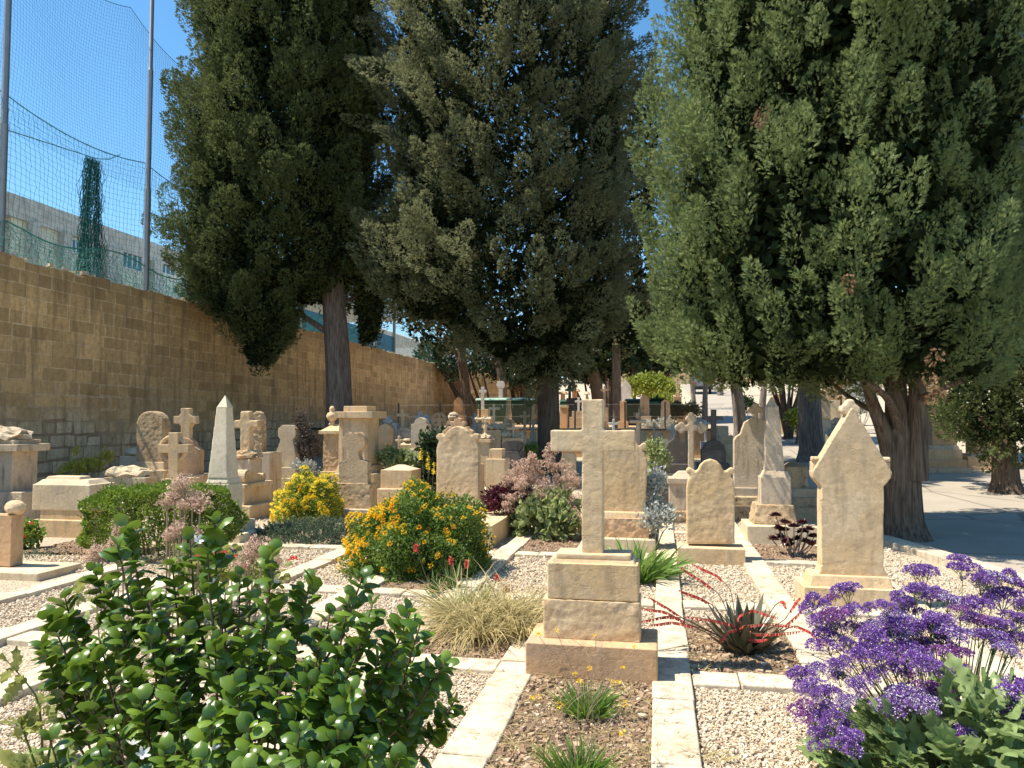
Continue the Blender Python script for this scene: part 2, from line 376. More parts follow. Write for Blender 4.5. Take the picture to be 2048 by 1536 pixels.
for x0, x1, y0, y1, z in slabs:
    t = np.array([[x0, y0, -.08], [x1, y0, -.08], [x1, y1, -.08], [x0, y1, -.08], [x0, y0, z], [x1, y0, z], [x1, y1, z], [x0, y1, z]], float)
    t[4:, 2] += rng.normal(size=4)*.002; t[:, :2] += rng.normal(size=(8, 2))*.003
    A.add(t, CUBE[1])
y = 4.0
while y < 11.4:
    e = y+random.uniform(.6, 1.0); V = []
    for z in (-.08, .07):
        for xo, yy in ((-.30, y+.005), (0, y+.005), (0, e-.005), (-.30, e-.005)): V.append([rl(yy)+xo+.02, yy, z])
    A.add(np.array(V), CUBE[1]); y = e
kerb = A.build('path', M['paving']); tag(kerb, kind='structure')
b = kerb.modifiers.new('bevel', 'BEVEL'); b.width = .012; b.segments = 3
# soil beds (x0,x1,y0,y1)
BEDS = [(-.79, -.06, 2.92, 4.80), (-1.70, -1.03, 5.03, 6.72), (.17, .88, 5.03, 6.3), (-1.70, -1.03, 9.15, 10.4), (1.12, 1.95, 9.15, 10.3), (-2.64, -1.94, 6.95, 8.95), (-7.6, -6.7, 8.1, 9.2), (-5.6, -4.9, 11.3, 12.6)]
for i, (x0, x1, y0, y1) in enumerate(BEDS):
    n = 40; gx = np.linspace(x0, x1, n); gy = np.linspace(y0, y1, n*2); g = np.random.default_rng(i)
    Z = g.normal(size=(n*2, n))*.007+.022+.012*np.sin(gx*31+i)[None]*np.sin(gy*23)[:, None]
    V = np.stack([np.broadcast_to(gx, (n*2, n)), np.broadcast_to(gy[:, None], (n*2, n)), Z], -1).reshape(-1, 3)
    Fq = np.array([[j*n+q, j*n+q+1, (j+1)*n+q+1, (j+1)*n+q] for j in range(n*2-1) for q in range(n-1)])
    tag(link('soil', mesh_np('soil', V, Fq, True), M['soil']), kind='structure')
def inbed(x, y): return any(a <= x <= b and c <= y <= d for a, b, c, d in BEDS)
# loose gravel: real stones in the near graves
P = []; Sz = []
def scat(x0, x1, y0, y1, dens, s0, s1):
    n = int((x1-x0)*(y1-y0)*dens); px = rng.uniform(x0, x1, n); py = rng.uniform(y0, y1, n)
    for x, y in zip(px, py):
        if inx(x, XL) or inx(y, YL) or inbed(x, y): continue
        P.append((x, y, .006+rng.random()*.012)); Sz.append(rng.uniform(s0, s1)*(1.5 if rng.random() < .06 else 1))
scat(-3.6, 3.4, 2.6, 4.9, 6500, .006, .016); scat(-5.6, 3.4, 4.9, 7.2, 2600, .010, .022); scat(-7.0, 2.9, 7.2, 9.6, 1100, .013, .026); scat(-8.5, 2.8, 9.6, 13.5, 380, .016, .03)
for i in range(1500):
    x, y = rng.uniform(-4, 2.2), rng.uniform(2.7, 9); 
    if (inx(x, XL) or inx(y, YL)): 
        e = min([min(abs(x-a), abs(x-b)) for a, b in XL]+[min(abs(y-a), abs(y-b)) for a, b in YL])
        if e < .05 or rng.random() < .25: P.append((x, y, .056)); Sz.append(rng.uniform(.004, .014))
V, Fq = rocks(np.array(P), np.array(Sz)); tag(link('gravel', mesh_np('gravel', V, Fq), M['pebble']), 'pale crushed limestone gravel filling the graves', 'gravel', kind='stuff')
me = bpy.data.meshes.new('gravel_bed'); me.from_pydata([(-9, .8, -.0), (3.2, .8, -.0), (2.9, 13.3, -.0), (-9, 13.3, -.0)], [], [(0, 1, 2, 3)])
tag(link('ground', me, M['gravel_bed']), kind='structure')
P = []; Sz = []
for x0, x1, y0, y1 in BEDS:
    n = int((x1-x0)*(y1-y0)*(5200 if y0 < 6 else 1200))
    for x, y in zip(rng.uniform(x0, x1, n), rng.uniform(y0, y1, n)): P.append((x, y, .02+rng.random()*.012)); Sz.append(min(rng.gamma(1.5, .0055)+.004, .05))
V, Fq = rocks(np.array(P), np.array(Sz), 3, .8); tag(link('soil_clods', mesh_np('soil_clods', V, Fq), M['clod']), 'crumbly brown soil clods in the planted graves', 'soil', kind='stuff')
# dead stalks and weeds lying about
n = 1500; bd = [b for b in BEDS[:3]]; P = []
for i in range(n):
    x0, x1, y0, y1 = bd[i % 3] if i % 4 else bd[0]; P.append((rng.uniform(x0, x1), rng.uniform(y0, y1), .035))
for i in range(700): P.append((rng.uniform(-3.5, 2), rng.uniform(2.8, 8), .03))
P = np.array(P); n = len(P); D = rng.normal(size=(n, 3)); D[:, 2] = np.abs(D[:, 2])*.12+.03
V, Fq = blades(n, P, D, rng.uniform(.04, .16, n), .0016, .12, 3); tag(link('plant_litter', mesh_np('plant_litter', V, Fq), M['straw']), 'dry straw coloured stalks lying on the graves', 'litter', kind='stuff')
A = Acc()
for (x, y) in [GR(1480, 1375), GR(890, 1490), GR(1030, 1500), GR(1395, 1360), GR(1310, 1520), GR(1400, 1525), GR(930, 1350), GR(1540, 1380), GR(60, 1440), GR(20, 1400), GR(1440, 1530), GR(1350, 1500), GR(1090, 1530), GR(40, 1190), GR(1535, 1290), GR(1330, 1440), GR(975, 1490), GR(520, 1400)]:
    for q in range(26):
        a = rng.random()*6.28; r = rng.random()*.05; D = np.array([[math.cos(a), math.sin(a), .5+rng.random()]])
        v, f = blades(1, np.array([[x+r*math.cos(a), y+r*math.sin(a), .02]]), D, rng.uniform(.04, .13, 1), .0022, .4, 3); A.add(v, f)
tag(A.build('dry_weeds', M['straw']), 'small dry weed tufts growing from the kerb joints', 'weeds', kind='stuff')
# ---------------------------------------------------------------- monuments
TX = {}
def tex(nm, scale, depth=3):
    t = bpy.data.textures.new(nm, 'CLOUDS'); t.noise_scale = scale; t.noise_depth = depth; TX[nm] = t
tex('soft', .16); tex('chip', .045, 4); tex('erode', .07, 4); tex('worn', .35, 2)
def roughen(o, v, amp=.006, big=.010, erode=0):
    """eroded limestone: fine even mesh pushed in and out by noise"""
    r = o.modifiers.new('remesh', 'REMESH'); r.mode = 'VOXEL'; r.voxel_size = v; r.use_smooth_shade = True
    for nm, st in (('worn', big), ('soft', amp*1.0), ('chip', amp*1.2)):
        d = o.modifiers.new(nm, 'DISPLACE'); d.texture = TX[nm]; d.strength = st; d.mid_level = .55; d.texture_coords = 'GLOBAL'
    if erode:
        d = o.modifiers.new('erode', 'DISPLACE'); d.texture = TX['erode']; d.strength = erode; d.mid_level = .62; d.texture_coords = 'GLOBAL'
def arc(cx, cy, r, a0, a1, n=10, ry=None):
    ry = ry or r
    return [(cx+r*math.cos(R(a0+(a1-a0)*i/n)), cy-ry*math.sin(R(a0+(a1-a0)*i/n))) for i in range(n+1)]
def mirror(pts, cx):
    """half outline (bottom to top, right side) -> closed outline"""
    return pts+[(2*cx-x, y) for x, y in reversed(pts)]
class Mon:
    def __init__(s, name, label, cat, Y, px, mat='lime', v=None, group=None, z0=None, rot=0):
        s.Y = Y; s.px = px; s.mat = mat; s.v = v; s.rot = rot
        s.X0 = PT(px, 900, Y)[0]; s.Z0 = hg(Y) if z0 is None else z0
        s.e = thing(name, label, cat, (s.X0, Y, s.Z0), group)
        if v is None: s.v = .008 if Y < 8 else (.011 if Y < 10 else 0)
        s.k = 0
    def q(s, px, py, dy): x, z = PT(px, py, s.Y+dy); return x-s.X0, z-s.Z0
    def fin(s, name, me, mat, erode, v, smooth=False):
        o = link(name, me, M[mat or s.mat], s.e); v = s.v if v is None else v
        if not v and erode >= .012 and s.Y < 17: v = .018
        if v: roughen(o, v, .0016 if v < .016 else .004, .002, erode)
        elif len(me.polygons) < 400:
            b = o.modifiers.new('bevel', 'BEVEL'); b.width = .010; b.segments = 2; b.limit_method = 'ANGLE'
        return o
    def rect(s, name, x0, x1, yt, yb, dy=0, t=.2, mat=None, erode=0, v=None, top=0):
        xm = s.px; my = (yt+(yb or yt))/2
        a = s.q(x0, my, dy)[0]; b = s.q(x1, my, dy)[0]; zt = s.q(xm, yt, dy)[1]; zb = -.06 if yb is None else s.q(xm, yb, dy)[1]-.004
        ix = min(top, (b-a)*.4); iy = min(top, t*.4)
        V = [(a, dy, zb), (b, dy, zb), (b, dy+t, zb), (a, dy+t, zb), (a+ix, dy+iy, zt), (b-ix, dy+iy, zt), (b-ix, dy+t-iy, zt), (a+ix, dy+t-iy, zt)]
        me = bpy.data.meshes.new(name); me.from_pydata(V, [], CUBE[1].tolist()); return s.fin(name, me, mat, erode, v)
    def hip(s, name, x0, x1, yt, yb, dy, t, ridge=.25, mat=None):
        a = s.q(x0, yb, dy)[0]; b = s.q(x1, yb, dy)[0]; zt = s.q(s.px, yt, dy+t/2)[1]; zb = s.q(s.px, yb, dy)[1]-.004; w = b-a
        ix = w*(.5-ridge*.5); iy = t*.46
        V = [(a, dy, zb), (b, dy, zb), (b, dy+t, zb), (a, dy+t, zb), (a+ix, dy+iy, zt), (b-ix, dy+iy, zt), (b-ix, dy+t-iy, zt), (a+ix, dy+t-iy, zt)]
        me = bpy.data.meshes.new(name); me.from_pydata(V, [], CUBE[1].tolist()); return s.fin(name, me, mat, 0, None)
    def poly(s, name, pts, dy=0, t=.14, mat=None, erode=0, v=None):
        P = [s.q(x, y, dy) for x, y in pts]; n = len(P)
        b = bmesh.new(); f = [b.verts.new((x, dy, z)) for x, z in P]; bk = [b.verts.new((x, dy+t, z)) for x, z in P]
        b.faces.new(f); b.faces.new(bk[::-1])
        for i in range(n): b.faces.new((f[i], bk[i], bk[(i+1) % n], f[(i+1) % n]))
        bmesh.ops.recalc_face_normals(b, faces=b.faces); bmesh.ops.triangulate(b, faces=[x for x in b.faces if len(x.verts) > 4])
        me = bpy.data.meshes.new(name); b.to_mesh(me); b.free(); return s.fin(name, me, mat, erode, v)
    def frus(s, name, x0, x1, yb, ratio, yt, dy=0, mat=None, v=None, depth=None):
        a = s.q(x0, yb, dy)[0]; b_ = s.q(x1, yb, dy)[0]; w = b_-a; d = depth or w; zb = s.q((x0+x1)/2, yb, dy)[1]-.004; cx = (a+b_)/2; cy = dy+d/2
        zt = s.q((x0+x1)/2, yt, dy+d/2*(1-ratio))[1]; h = w/2; r = max(ratio, .001)
        V = [(cx-h, cy-d/2, zb), (cx+h, cy-d/2, zb), (cx+h, cy+d/2, zb), (cx-h, cy+d/2, zb), (cx-h*r, cy-d/2*r, zt), (cx+h*r, cy-d/2*r, zt), (cx+h*r, cy+d/2*r, zt), (cx-h*r, cy+d/2*r, zt)]
        me = bpy.data.meshes.new(name); me.from_pydata(V, [], CUBE[1].tolist()); return s.fin(name, me, mat, 0, v)
    def lathe(s, name, px, prof, dy, mat=None, k=16):
        """prof: [(radius px, py)] from bottom up"""
        c = s.q(px, prof[0][1], dy)[0]; sc = s.q(px+1, prof[0][1], dy)[0]-s.q(px, prof[0][1], dy)[0]
        V = []; 
        for r, y in prof:
            z = s.q(px, y, dy)[1]; V += [(c+r*sc*math.cos(6.2832*i/k), dy+r*sc*math.sin(6.2832*i/k), z) for i in range(k)]
        n = len(prof); Fc = [[j*k+i, j*k+(i+1) % k, (j+1)*k+(i+1) % k, (j+1)*k+i] for j in range(n-1) for i in range(k)]
        Fc += [list(range(k))[::-1], [(n-1)*k+i for i in range(k)]]
        me = bpy.data.meshes.new(name); me.from_pydata(V, [], Fc); me.polygons.foreach_set('use_smooth', [True]*len(me.polygons)); o = link(name, me, M[mat or s.mat], s.e); return o
    def xcyl(s, name, x0, x1, yc, rp, dy, mat=None):
        a, z = s.q(x0, yc, dy); b_ = s.q(x1, yc, dy)[0]; r = rp*(b_-a)/(x1-x0); k = 14
        V, Fq = tube([(a, dy+r, z), (b_, dy+r, z)], r, k); o = link(name, mesh_np(name, V, [Fq, np.array([list(range(k))[::-1]]), np.array([list(range(k, 2*k))])]), M[mat or s.mat], s.e); return s.fin2(o)
    def fin2(s, o):
        if s.v: roughen(o, s.v, .004, .006)
        return o
    def lump(s, name, px, py, rx, ry, dy, rz=None, mat=None, seed=0, n=2, jag=.18):
        """rough rock or carved mound"""
        cx, cz = s.q(px, py, dy); sc = s.q(px+1, py, dy)[0]-s.q(px, py, dy)[0]; g = np.random.default_rng(seed); V, Fc = ico(3)
        V = V*(1+g.normal(size=(len(V), 1))*jag*.35)*np.array([rx*sc, rz or rx*sc*.8, ry*sc]); V += np.sin(V[:, [1, 2, 0]]*(9/(rx*sc+.01)))*jag*rx*sc*.25
        V += [cx, dy+(rz or rx*sc*.8)*.9, cz]; return link(name, mesh_np(name, V, Fc, False), M[mat or s.mat], s.e)
def latin(cx, top, bot, w, ax0, ax1, a0, a1):
    """outline of a plain latin cross in px"""
    h = w/2; return [(cx-h, bot), (cx-h, a1), (ax0, a1), (ax0, a0), (cx-h, a0), (cx-h, top), (cx+h, top), (cx+h, a0), (ax1, a0), (ax1, a1), (cx+h, a1), (cx+h, bot)]
def trefoil(cx, cy, r, ang):
    """three lobes round an arm's end, as a list of circles"""
    c = [(cx+r*.95*math.cos(R(ang)), cy-r*.95*math.sin(R(ang))), (cx+r*.8*math.cos(R(ang+100)), cy-r*.8*math.sin(R(ang+100))), (cx+r*.8*math.cos(R(ang-100)), cy-r*.8*math.sin(R(ang-100)))]
    return c
def merged(m, name, polys, dy, t, mat=None, v=.016, erode=0):
    """several overlapping outlines fused into ONE carved stone by the voxel remesh"""
    b = bmesh.new()
    for pts in polys:
        P = [m.q(x, y, dy) for x, y in pts]; f = [b.verts.new((x, dy, z)) for x, z in P]; bk = [b.verts.new((x, dy+t, z)) for x, z in P]; n = len(P)
        fs = [b.faces.new(f), b.faces.new(bk[::-1])]+[b.faces.new((f[i], bk[i], bk[(i+1) % n], f[(i+1) % n])) for i in range(n)]
        bmesh.ops.recalc_face_normals(b, faces=fs)
    bmesh.ops.triangulate(b, faces=b.faces[:]); me = bpy.data.meshes.new(name); b.to_mesh(me); b.free()
    o = link(name, me, M[mat or m.mat], m.e); roughen(o, v, .004, .006, erode); return o
def circ(x, y, r, n=14): return [(x+r*math.cos(6.2832*i/n), y-r*math.sin(6.2832*i/n)) for i in range(n)]

# --- front cross
m = Mon('cross_monument', 'large plain stone cross on stacked blocks in the centre foreground', 'gravestone', 4.75, 1183)
m.rect('base', 1050, 1315, 1291, None, 0, .46, 'lime_orange')
m.rect('lower_block', 1086, 1281, 1202, 1280, .11, .31, 'lime', .012)
m.rect('upper_block', 1094, 1277, 1128, 1200, .12, .29)
m.rect('cap', 1099, 1273, 1118, 1130, .14, .26, top=.02); m.rect('cap_slab', 1112, 1262, 1108, 1119, .155, .22)
m.poly('cross', latin(1185, 798, 1112, 43, 1101, 1270, 860, 903), .19, .13, 'lime', .006)
# --- big headstone right behind it
m = Mon('headstone', 'tall scroll shouldered headstone right behind the big foreground cross', 'gravestone', 9.6, 1238)
m.rect('step', 1170, 1311, 1078, None, -.1, .55, 'lime_pale'); m.rect('plinth', 1178, 1298, 1036, 1080, 0, .36, 'lime_orange', .03); m.rect('moulding', 1181, 1295, 1024, 1037, .03, .3, top=.02)
h = [(1291, 1026), (1295, 930), (1294, 918), (1288, 905), (1282, 899)]+arc(1287, 893, 7, -60, 130, 8)+[(1278, 893), (1273, 886), (1269, 877), (1262, 869), (1252, 863), (1238, 861)]
m.poly('slab', mirror(h, 1238), .1, .15, 'lime', .008)
# --- small scroll headstone
m = Mon('headstone', 'small arched headstone with scroll shoulders between the red flowered succulent and the right obelisk', 'gravestone', 8.85, 1422)
m.rect('base', 1355, 1491, 1096, None, 0, .36, 'lime')
h = [(1470, 1088), (1470, 975), (1467, 960), (1461, 951)]+arc(1464, 942, 6.5, -70, 120, 8)+[(1452, 943), (1447, 940), (1443, 931), (1434, 922), (1422, 918)]
m.poly('slab', mirror(h, 1421.5), .1, .15, 'lime', .012)
# --- gabled gothic stone
m = Mon('gabled_gravestone', 'tall smooth gabled gravestone with trefoil finial next to the purple flowers', 'gravestone', 6.95, 1706, 'lime')
m.rect('base', 1608, 1800, 1178, None, 0, .48); m.rect('base_moulding', 1618, 1790, 1154, 1180, .05, .36, top=.03)
h = [(1786, 1158), (1772, 1146), (1768, 1132), (1768, 972), (1775, 966), (1783, 956), (1785, 944), (1714, 827), (1706, 815)]
m.poly('slab', mirror(h, 1705), .12, .19, 'lime', .005, .012)
m.rect('shoulder_block', 1624, 1781, 924, 950, .17, .12); m.xcyl('shoulder_roll', 1622, 1782, 918, 6, .16)
merged(m, 'trefoil_finial', [circ(1702, 807, 9.5), circ(1690, 819, 9), circ(1713, 819, 9), [(1694, 834), (1694, 812), (1710, 812), (1712, 834)]], .14, .13)
# --- left obelisk
m = Mon('obelisk', 'pale smooth obelisk left of the yellow flowered shrubs', 'obelisk', 9.05, 430, 'dust')
m.frus('lower_step', 383, 479, 1096, 1, 1068, 0); m.frus('upper_step', 392, 468, 1068, 1, 1046, .07); m.frus('die', 410, 457, 1048, 1, 968, .165); m.frus('die_cap', 410, 457, 968, .84, 956, .165)
m.frus('shaft', 415, 454.5, 957, .52, 813, .18); m.frus('pyramid_tip', 433.5, 454.2, 814, 0, 790, .245, v=0)
# --- right obelisk
m = Mon('obelisk', 'grey obelisk half in shade on a chipped base behind the small scroll headstone', 'obelisk', 10.5, 1550, 'lime_grey')
m.rect('step', 1494, 1640, 1053, None, -.1, .75, 'lime_pale'); m.rect('rough_base', 1505, 1597, 1010, 1052, .04, .56, 'lime_rough', .03, top=.05)
m.frus('die', 1522, 1583, 1012, 1, 954, .13); m.frus('die_cap', 1522, 1583, 955, .78, 942, .13); m.frus('shaft', 1529, 1570, 944, .56, 812, .2); m.frus('pyramid_tip', 1533, 1556, 813, 0, 793, .27, v=0)
# --- far left round topped
m = Mon('headstone', 'thick round topped headstone with deeply eroded face near the wall at left', 'gravestone', 13.6, 300)
m.rect('base', 262, 330, 940, None, -.12, .6); m.rect('plinth', 268, 328, 924, 942, -.04, .42, top=.03)
m.poly('slab', [(272, 926), (272, 850)]+arc(299, 849, 27, 180, 0, 14)+[(326, 926)], .02, .26, 'lime_rough', .018)
m = Mon('tomb_block', 'low pale block with carved cushion beside the thick round topped headstone', 'tomb', 14.6, 256, 'dust')
m.rect('block', 239, 282, 912, None, 0, .4); m.lump('carved_cushion', 260, 905, 18, 8, 0, .15, seed=3)
m = Mon('low_tomb', 'low white carved slab between the chest tomb and the thick headstone', 'tomb', 12.3, 240, 'lime_pale')
m.rect('block', 190, 290, 955, None, 0, .35); m.lump('carved_top', 238, 948, 46, 12, 0, .25, seed=9)
# --- pedestal far left
m = Mon('pedestal_monument', 'grey pedestal with carved scroll top at the far left edge', 'monument', 10.2, 10, 'lime_grey')
m.rect('base', -40, 44, 985, None, -.05, .75, top=.06); m.rect('column', -30, 24, 902, 988, .08, .5); m.rect('cornice', -40, 34, 889, 903, 0, .66, top=.0); m.rect('slab', -34, 28, 880, 890, .06, .54); m.lump('scroll_carving', -4, 872, 36, 15, .06, .24, seed=5, jag=.3)
# --- chest tomb
m = Mon('chest_tomb', 'pale chest tomb with stepped lid behind the clipped green hedge', 'tomb', 9.3, 120, 'lime_pale')
m.rect('base', 66, 168, 1040, None, 0, .62, 'lime'); m.rect('plinth', 80, 172, 1019, 1042, .05, .5, 'lime'); m.rect('chest', 64, 180, 969, 1021, .04, .5); m.rect('lid', 66, 178, 960, 971, .06, .46, top=.08); m.rect('upper_lid', 88, 160, 953, 962, .16, .26, top=.03)
# --- post at left edge
m = Mon('headstone', 'orange headstone end with scroll ball on a thick slab at the left edge', 'gravestone', 6.95, 0, 'lime')
m.rect('base', -110, 76, 1144, None, -.22, .6, 'lime_pale'); m.rect('slab', -90, 22, 1030, 1132, 0, .16, 'lime_orange'); m.lump('scroll_ball', 18, 1017, 18, 13, -.0, .09, 'lime', 2, jag=.06)
# --- wheel cross
m = Mon('wheel_cross', 'stocky ringed cross in front of the pedimented cross stone near the obelisk', 'gravestone', 12.2, 346)
m.rect('base', 322, 368, 958, None, -.08, .5)
n_ = 16; ring = arc(346, 898, 30, 0, 360, 22); 
m.poly('cross', latin(346, 865, 962, 19, 315, 377, 889, 906), 0, .16)
V, Fq = tube([(m.q(346+25*math.cos(a), 898-25*math.sin(a), .08)[0], .08, m.q(346+25*math.cos(a), 898-25*math.sin(a), .08)[1]) for a in np.linspace(0, 6.2832, 28)], .035, 8)
link('ring', mesh_np('ring', V, Fq, True), M['lime'], m.e)
m = Mon('cross_headstone', 'broad shouldered headstone with round centred cross near the wall at left', 'gravestone', 13.4, 371, 'lime')
m.rect('base', 334, 408, 949, None, -.08, .45); m.poly('slab', mirror([(397, 952), (397, 900), (388, 893), (384, 884), (378, 878), (371, 876)], 370), 0, .18, 'lime_orange')
merged(m, 'cross', [latin(370, 816, 882, 18, 347, 392, 832, 848), circ(370, 840, 16)], .03, .12)
# --- cross on rocks
m = Mon('cross_monument', 'rough cross on a rock pile and square plinth right of the pale obelisk', 'gravestone', 12.4, 490, 'lime_grey')
m.rect('plinth', 462, 500, 919, None, 0, .42); m.lump('rock_pile', 485, 912, 25, 11, .0, .2, 'lime_rough', 7, jag=.35); m.poly('cross', latin(490, 822, 912, 20, 468, 516, 840, 856), .12, .14, 'lime', .015)
m = Mon('headstone', 'grey scroll topped headstone hidden behind the rough cross', 'gravestone', 14.3, 512, 'lime_grey')
m.rect('base', 500, 540, 905, None, -.1, .5); m.poly('slab', [(499, 908), (499, 842), (502, 828), (512, 821), (520, 826), (524, 838), (524, 908)], 0, .2, 'lime_rough', .04)
# --- scroll tomb
m = Mon('scroll_tomb', 'stepped tomb with carved spiral cushion on top beside the yellow shrub', 'tomb', 11.4, 480, 'lime')
m.rect('base', 440, 500, 1012, None, 0, 1.0); m.rect('chest', 448, 488, 976, 1013, .08, .85); m.rect('chest_lid', 446, 490, 969, 977, .05, .92)
c0 = m.q(486, 955, .1)
for nm, yy, rr2 in (('scroll', .25, .115), ('small_scroll', .78, .07)):
    V, Fq = tube([(c0[0]-.42, yy, m.q(486, 969, .1)[1]+rr2), (c0[0], yy, m.q(486, 969, .1)[1]+rr2)], rr2, 18); link(nm, mesh_np(nm, V, [Fq, np.array([list(range(18, 36))])], False), M['lime'], m.e)
zt = m.q(486, 969, .1)[1]; V = np.array([(c0[0]-.4, .2, zt), (c0[0]-.01, .2, zt), (c0[0]-.01, .8, zt), (c0[0]-.4, .8, zt), (c0[0]-.4, .28, zt+.22), (c0[0]-.01, .28, zt+.22), (c0[0]-.01, .8, zt+.1), (c0[0]-.4, .8, zt+.1)]); link('cushion', mesh_np('cushion', V, CUBE[1]), M['lime'], m.e)
c = [(c0[0]+.004, .25+(.1-.0042*i)*math.cos(i*.45), zt+.115+(.1-.0042*i)*math.sin(i*.45)) for i in range(24)]; V, Fq = tube(c, .008, 5); link('spiral_carving', mesh_np('spiral_carving', V, Fq, True), M['lime'], m.e)
# --- lozenge head
m = Mon('headstone', 'smooth waisted headstone with octagonal head in front of the wall', 'gravestone', 16.2, 573, 'lime_pale')
m.rect('step', 531, 595, 957, None, -.15, .6); m.rect('base', 538, 590, 935, 958, -.03, .4)
m.poly('slab', [(547, 937), (546, 932), (550, 908), (560, 883), (560, 879), (556, 873), (556, 858), (564, 850), (583, 850), (591, 858), (591, 873), (586, 879), (586, 883), (591, 908), (592, 937)], .06, .2)
# --- urn pedestal
m = Mon('urn_pedestal', 'eroded ochre pedestal with hipped cap and small urn left of the tall cornice pedestal', 'monument', 14.6, 660, 'lime')
m.rect('base', 640, 690, 943, None, -.06, .6); m.rect('body', 645, 690, 866, 945, 0, .5, 'lime_rough', .03); m.rect('cap', 637, 692, 861, 868, -.06, .6); m.hip('cap_slope', 638, 692, 848, 862, -.05, .56, .35)
m.lathe('urn', 664, [(7, 850), (5, 846), (4, 843), (9, 838), (11, 832), (8, 826), (4, 824), (5, 820), (5, 816), (2, 812)], .22)
# --- tall cornice pedestal
m = Mon('pedestal_monument', 'tallest tan pedestal with wide cornice in front of the leaning cypress trunk', 'monument', 14.2, 716, 'lime')
m.rect('base', 664, 748, 948, None, -.12, .95); m.rect('plinth', 670, 741, 932, 949, -.02, .76, top=.04); m.rect('body', 677, 735, 834, 935, .05, .62, 'lime', v=0); m.rect('cornice', 668, 744, 823, 836, -.06, .84, v=0); m.rect('top_block', 687, 734, 812, 824, .12, .5, v=0)
for x in (683, 728): m.rect('pilaster', x-3, x+3, 845, 930, .03, .03, v=0)
# --- keyhole headstone
m = Mon('headstone', 'weathered keyhole shaped headstone on a chipped block in front of the tall pedestal', 'gravestone', 11.75, 707, 'lime_grey')
m.rect('base', 649, 745, 1019, None, -.1, .55, 'lime_grey'); m.rect('block', 668, 742, 967, 1020, 0, .28, 'lime_rough', .02)
h = [(735, 970), (735, 925), (729, 922), (720, 920), (716, 908), (717, 902), (724, 897)]+arc(706, 885, 24, -25, 62, 7)+[(712, 868), (706, 864)]
m.poly('slab', mirror(h, 706.5), .04, .15, 'lime_rough', .006)
# --- hipped block
m = Mon('tomb_block', 'low square block with hipped top right of the keyhole headstone', 'tomb', 12.7, 792, 'lime')
m.rect('base', 754, 828, 978, None, -.08, .7); m.rect('block', 761, 823, 940, 979, 0, .55); m.hip('hipped_top', 761, 823, 929, 941, 0, .55, .2, 'lime_pale')
# --- scrolled headstone left of centre
m = Mon('headstone', 'broad arched headstone with scroll shoulders right behind the large orange flowered bush', 'gravestone', 11.1, 914)
m.rect('base', 866, 972, 1012, None, -.1, .6); h = [(957, 1014), (957, 895), (953, 884), (948, 879)]+arc(950, 874, 7.5, -60, 120, 8)+[(942, 873), (935, 862), (925, 855), (914, 852)]
m.poly('slab', mirror(h, 914.5), 0, .17, 'lime', .012)
m = Mon('low_tomb', 'low flat topped stone tomb right of the large orange flowered bush', 'tomb', 9.4, 930, 'lime'); m.rect('block', 880, 985, 1050, None, 0, 1.55); 
m = Mon('gothic_headstone', 'crown shaped headstone top peeping over the broad arched headstone', 'gravestone', 13.3, 916, 'lime_orange')
m.rect('base', 878, 956, 930, None, -.1, .5); m.poly('slab', mirror([(948, 935), (948, 872), (945, 862), (938, 858), (935, 853), (927, 854), (931, 847), (928, 842), (923, 844), (921, 838), (915, 835)], 915), 0, .16)
# --- row near (771..877)
m = Mon('headstone', 'round topped headstone with deeply scaled face right of the tall cornice pedestal', 'gravestone', 18.0, 771, 'lime_rough')
m.rect('base', 748, 793, 905, None, -.1, .45, 'lime'); m.poly('slab', [(755, 908), (755, 862)]+arc(771, 862, 16, 180, 0, 10)+[(787, 908)], 0, .2, v=.03, erode=.035)
def wcross(label, Y, cx, top, bot, w, a0, a1, y0, y1, mat='marble', t=.08, base=None, name='cross', group=None):
    m = Mon(name, label, 'cross', Y, cx, mat, v=0, group=group); m.poly('cross', latin(cx, top, bot, w, a0, a1, y0, y1), .1, t)
    if base: m.rect('base', base[0], base[1], base[2], None, 0, .35)
    return m
wcross('small white marble cross behind the scaled round headstone', 20, 776, 832, 900, 7, 766, 785, 839, 845, base=(764, 788, 898), name='marble_cross')
m = Mon('marble_pillar', 'narrow white marble pillar right of the scaled round headstone', 'monument', 19, 789, 'marble', v=0); m.rect('shaft', 784, 794, 846, None, 0, .14); m.rect('foot', 781, 798, 903, None, -.04, .24)
m = Mon('cross_monument', 'thin honey stone cross on a domed block right of the white pillar', 'gravestone', 18.5, 805, 'lime_grey', v=0)
m.rect('block', 794, 822, 864, None, 0, .4); m.poly('dome', [(794, 865)]+arc(808, 864, 14, 180, 0, 8, 9)+[(822, 865)], .02, .36); m.poly('cross', latin(805, 818, 858, 6, 793, 817, 827, 833), .14, .1, 'lime')
m = Mon('casket_tomb', 'small pale casket tomb in front of the domed block with thin cross', 'tomb', 16.5, 812, 'lime_pale', v=0)
m.rect('base', 790, 832, 906, None, -.05, .6); m.frus('casket', 800, 822, 904, 1.3, 889, .1, depth=.3); m.hip('lid', 797, 825, 882, 890, .05, .4, .4); m.lump('wreath', 812, 880, 8, 3, .1, .1, seed=8)
m = Mon('headstone', 'smooth grey shaded headstone with shouldered round top behind the aloe spikes', 'gravestone', 15.6, 840, 'lime_grey', v=0)
m.rect('lower_base', 812, 868, 915, None, -.15, .6, 'lime_pale'); m.rect('base', 817, 862, 898, 916, -.08, .42, 'lime_pale'); m.poly('slab', [(822, 900), (822, 848), (827, 848)]+arc(840, 848, 12.5, 180, 0, 8, 13)+[(857, 848), (857, 900)], 0, .2)
wcross('white marble cross showing above the shaded shouldered headstone', 21, 839, 823, 900, 6, 829, 848, 831, 835, base=(828, 850, 898), name='marble_cross')
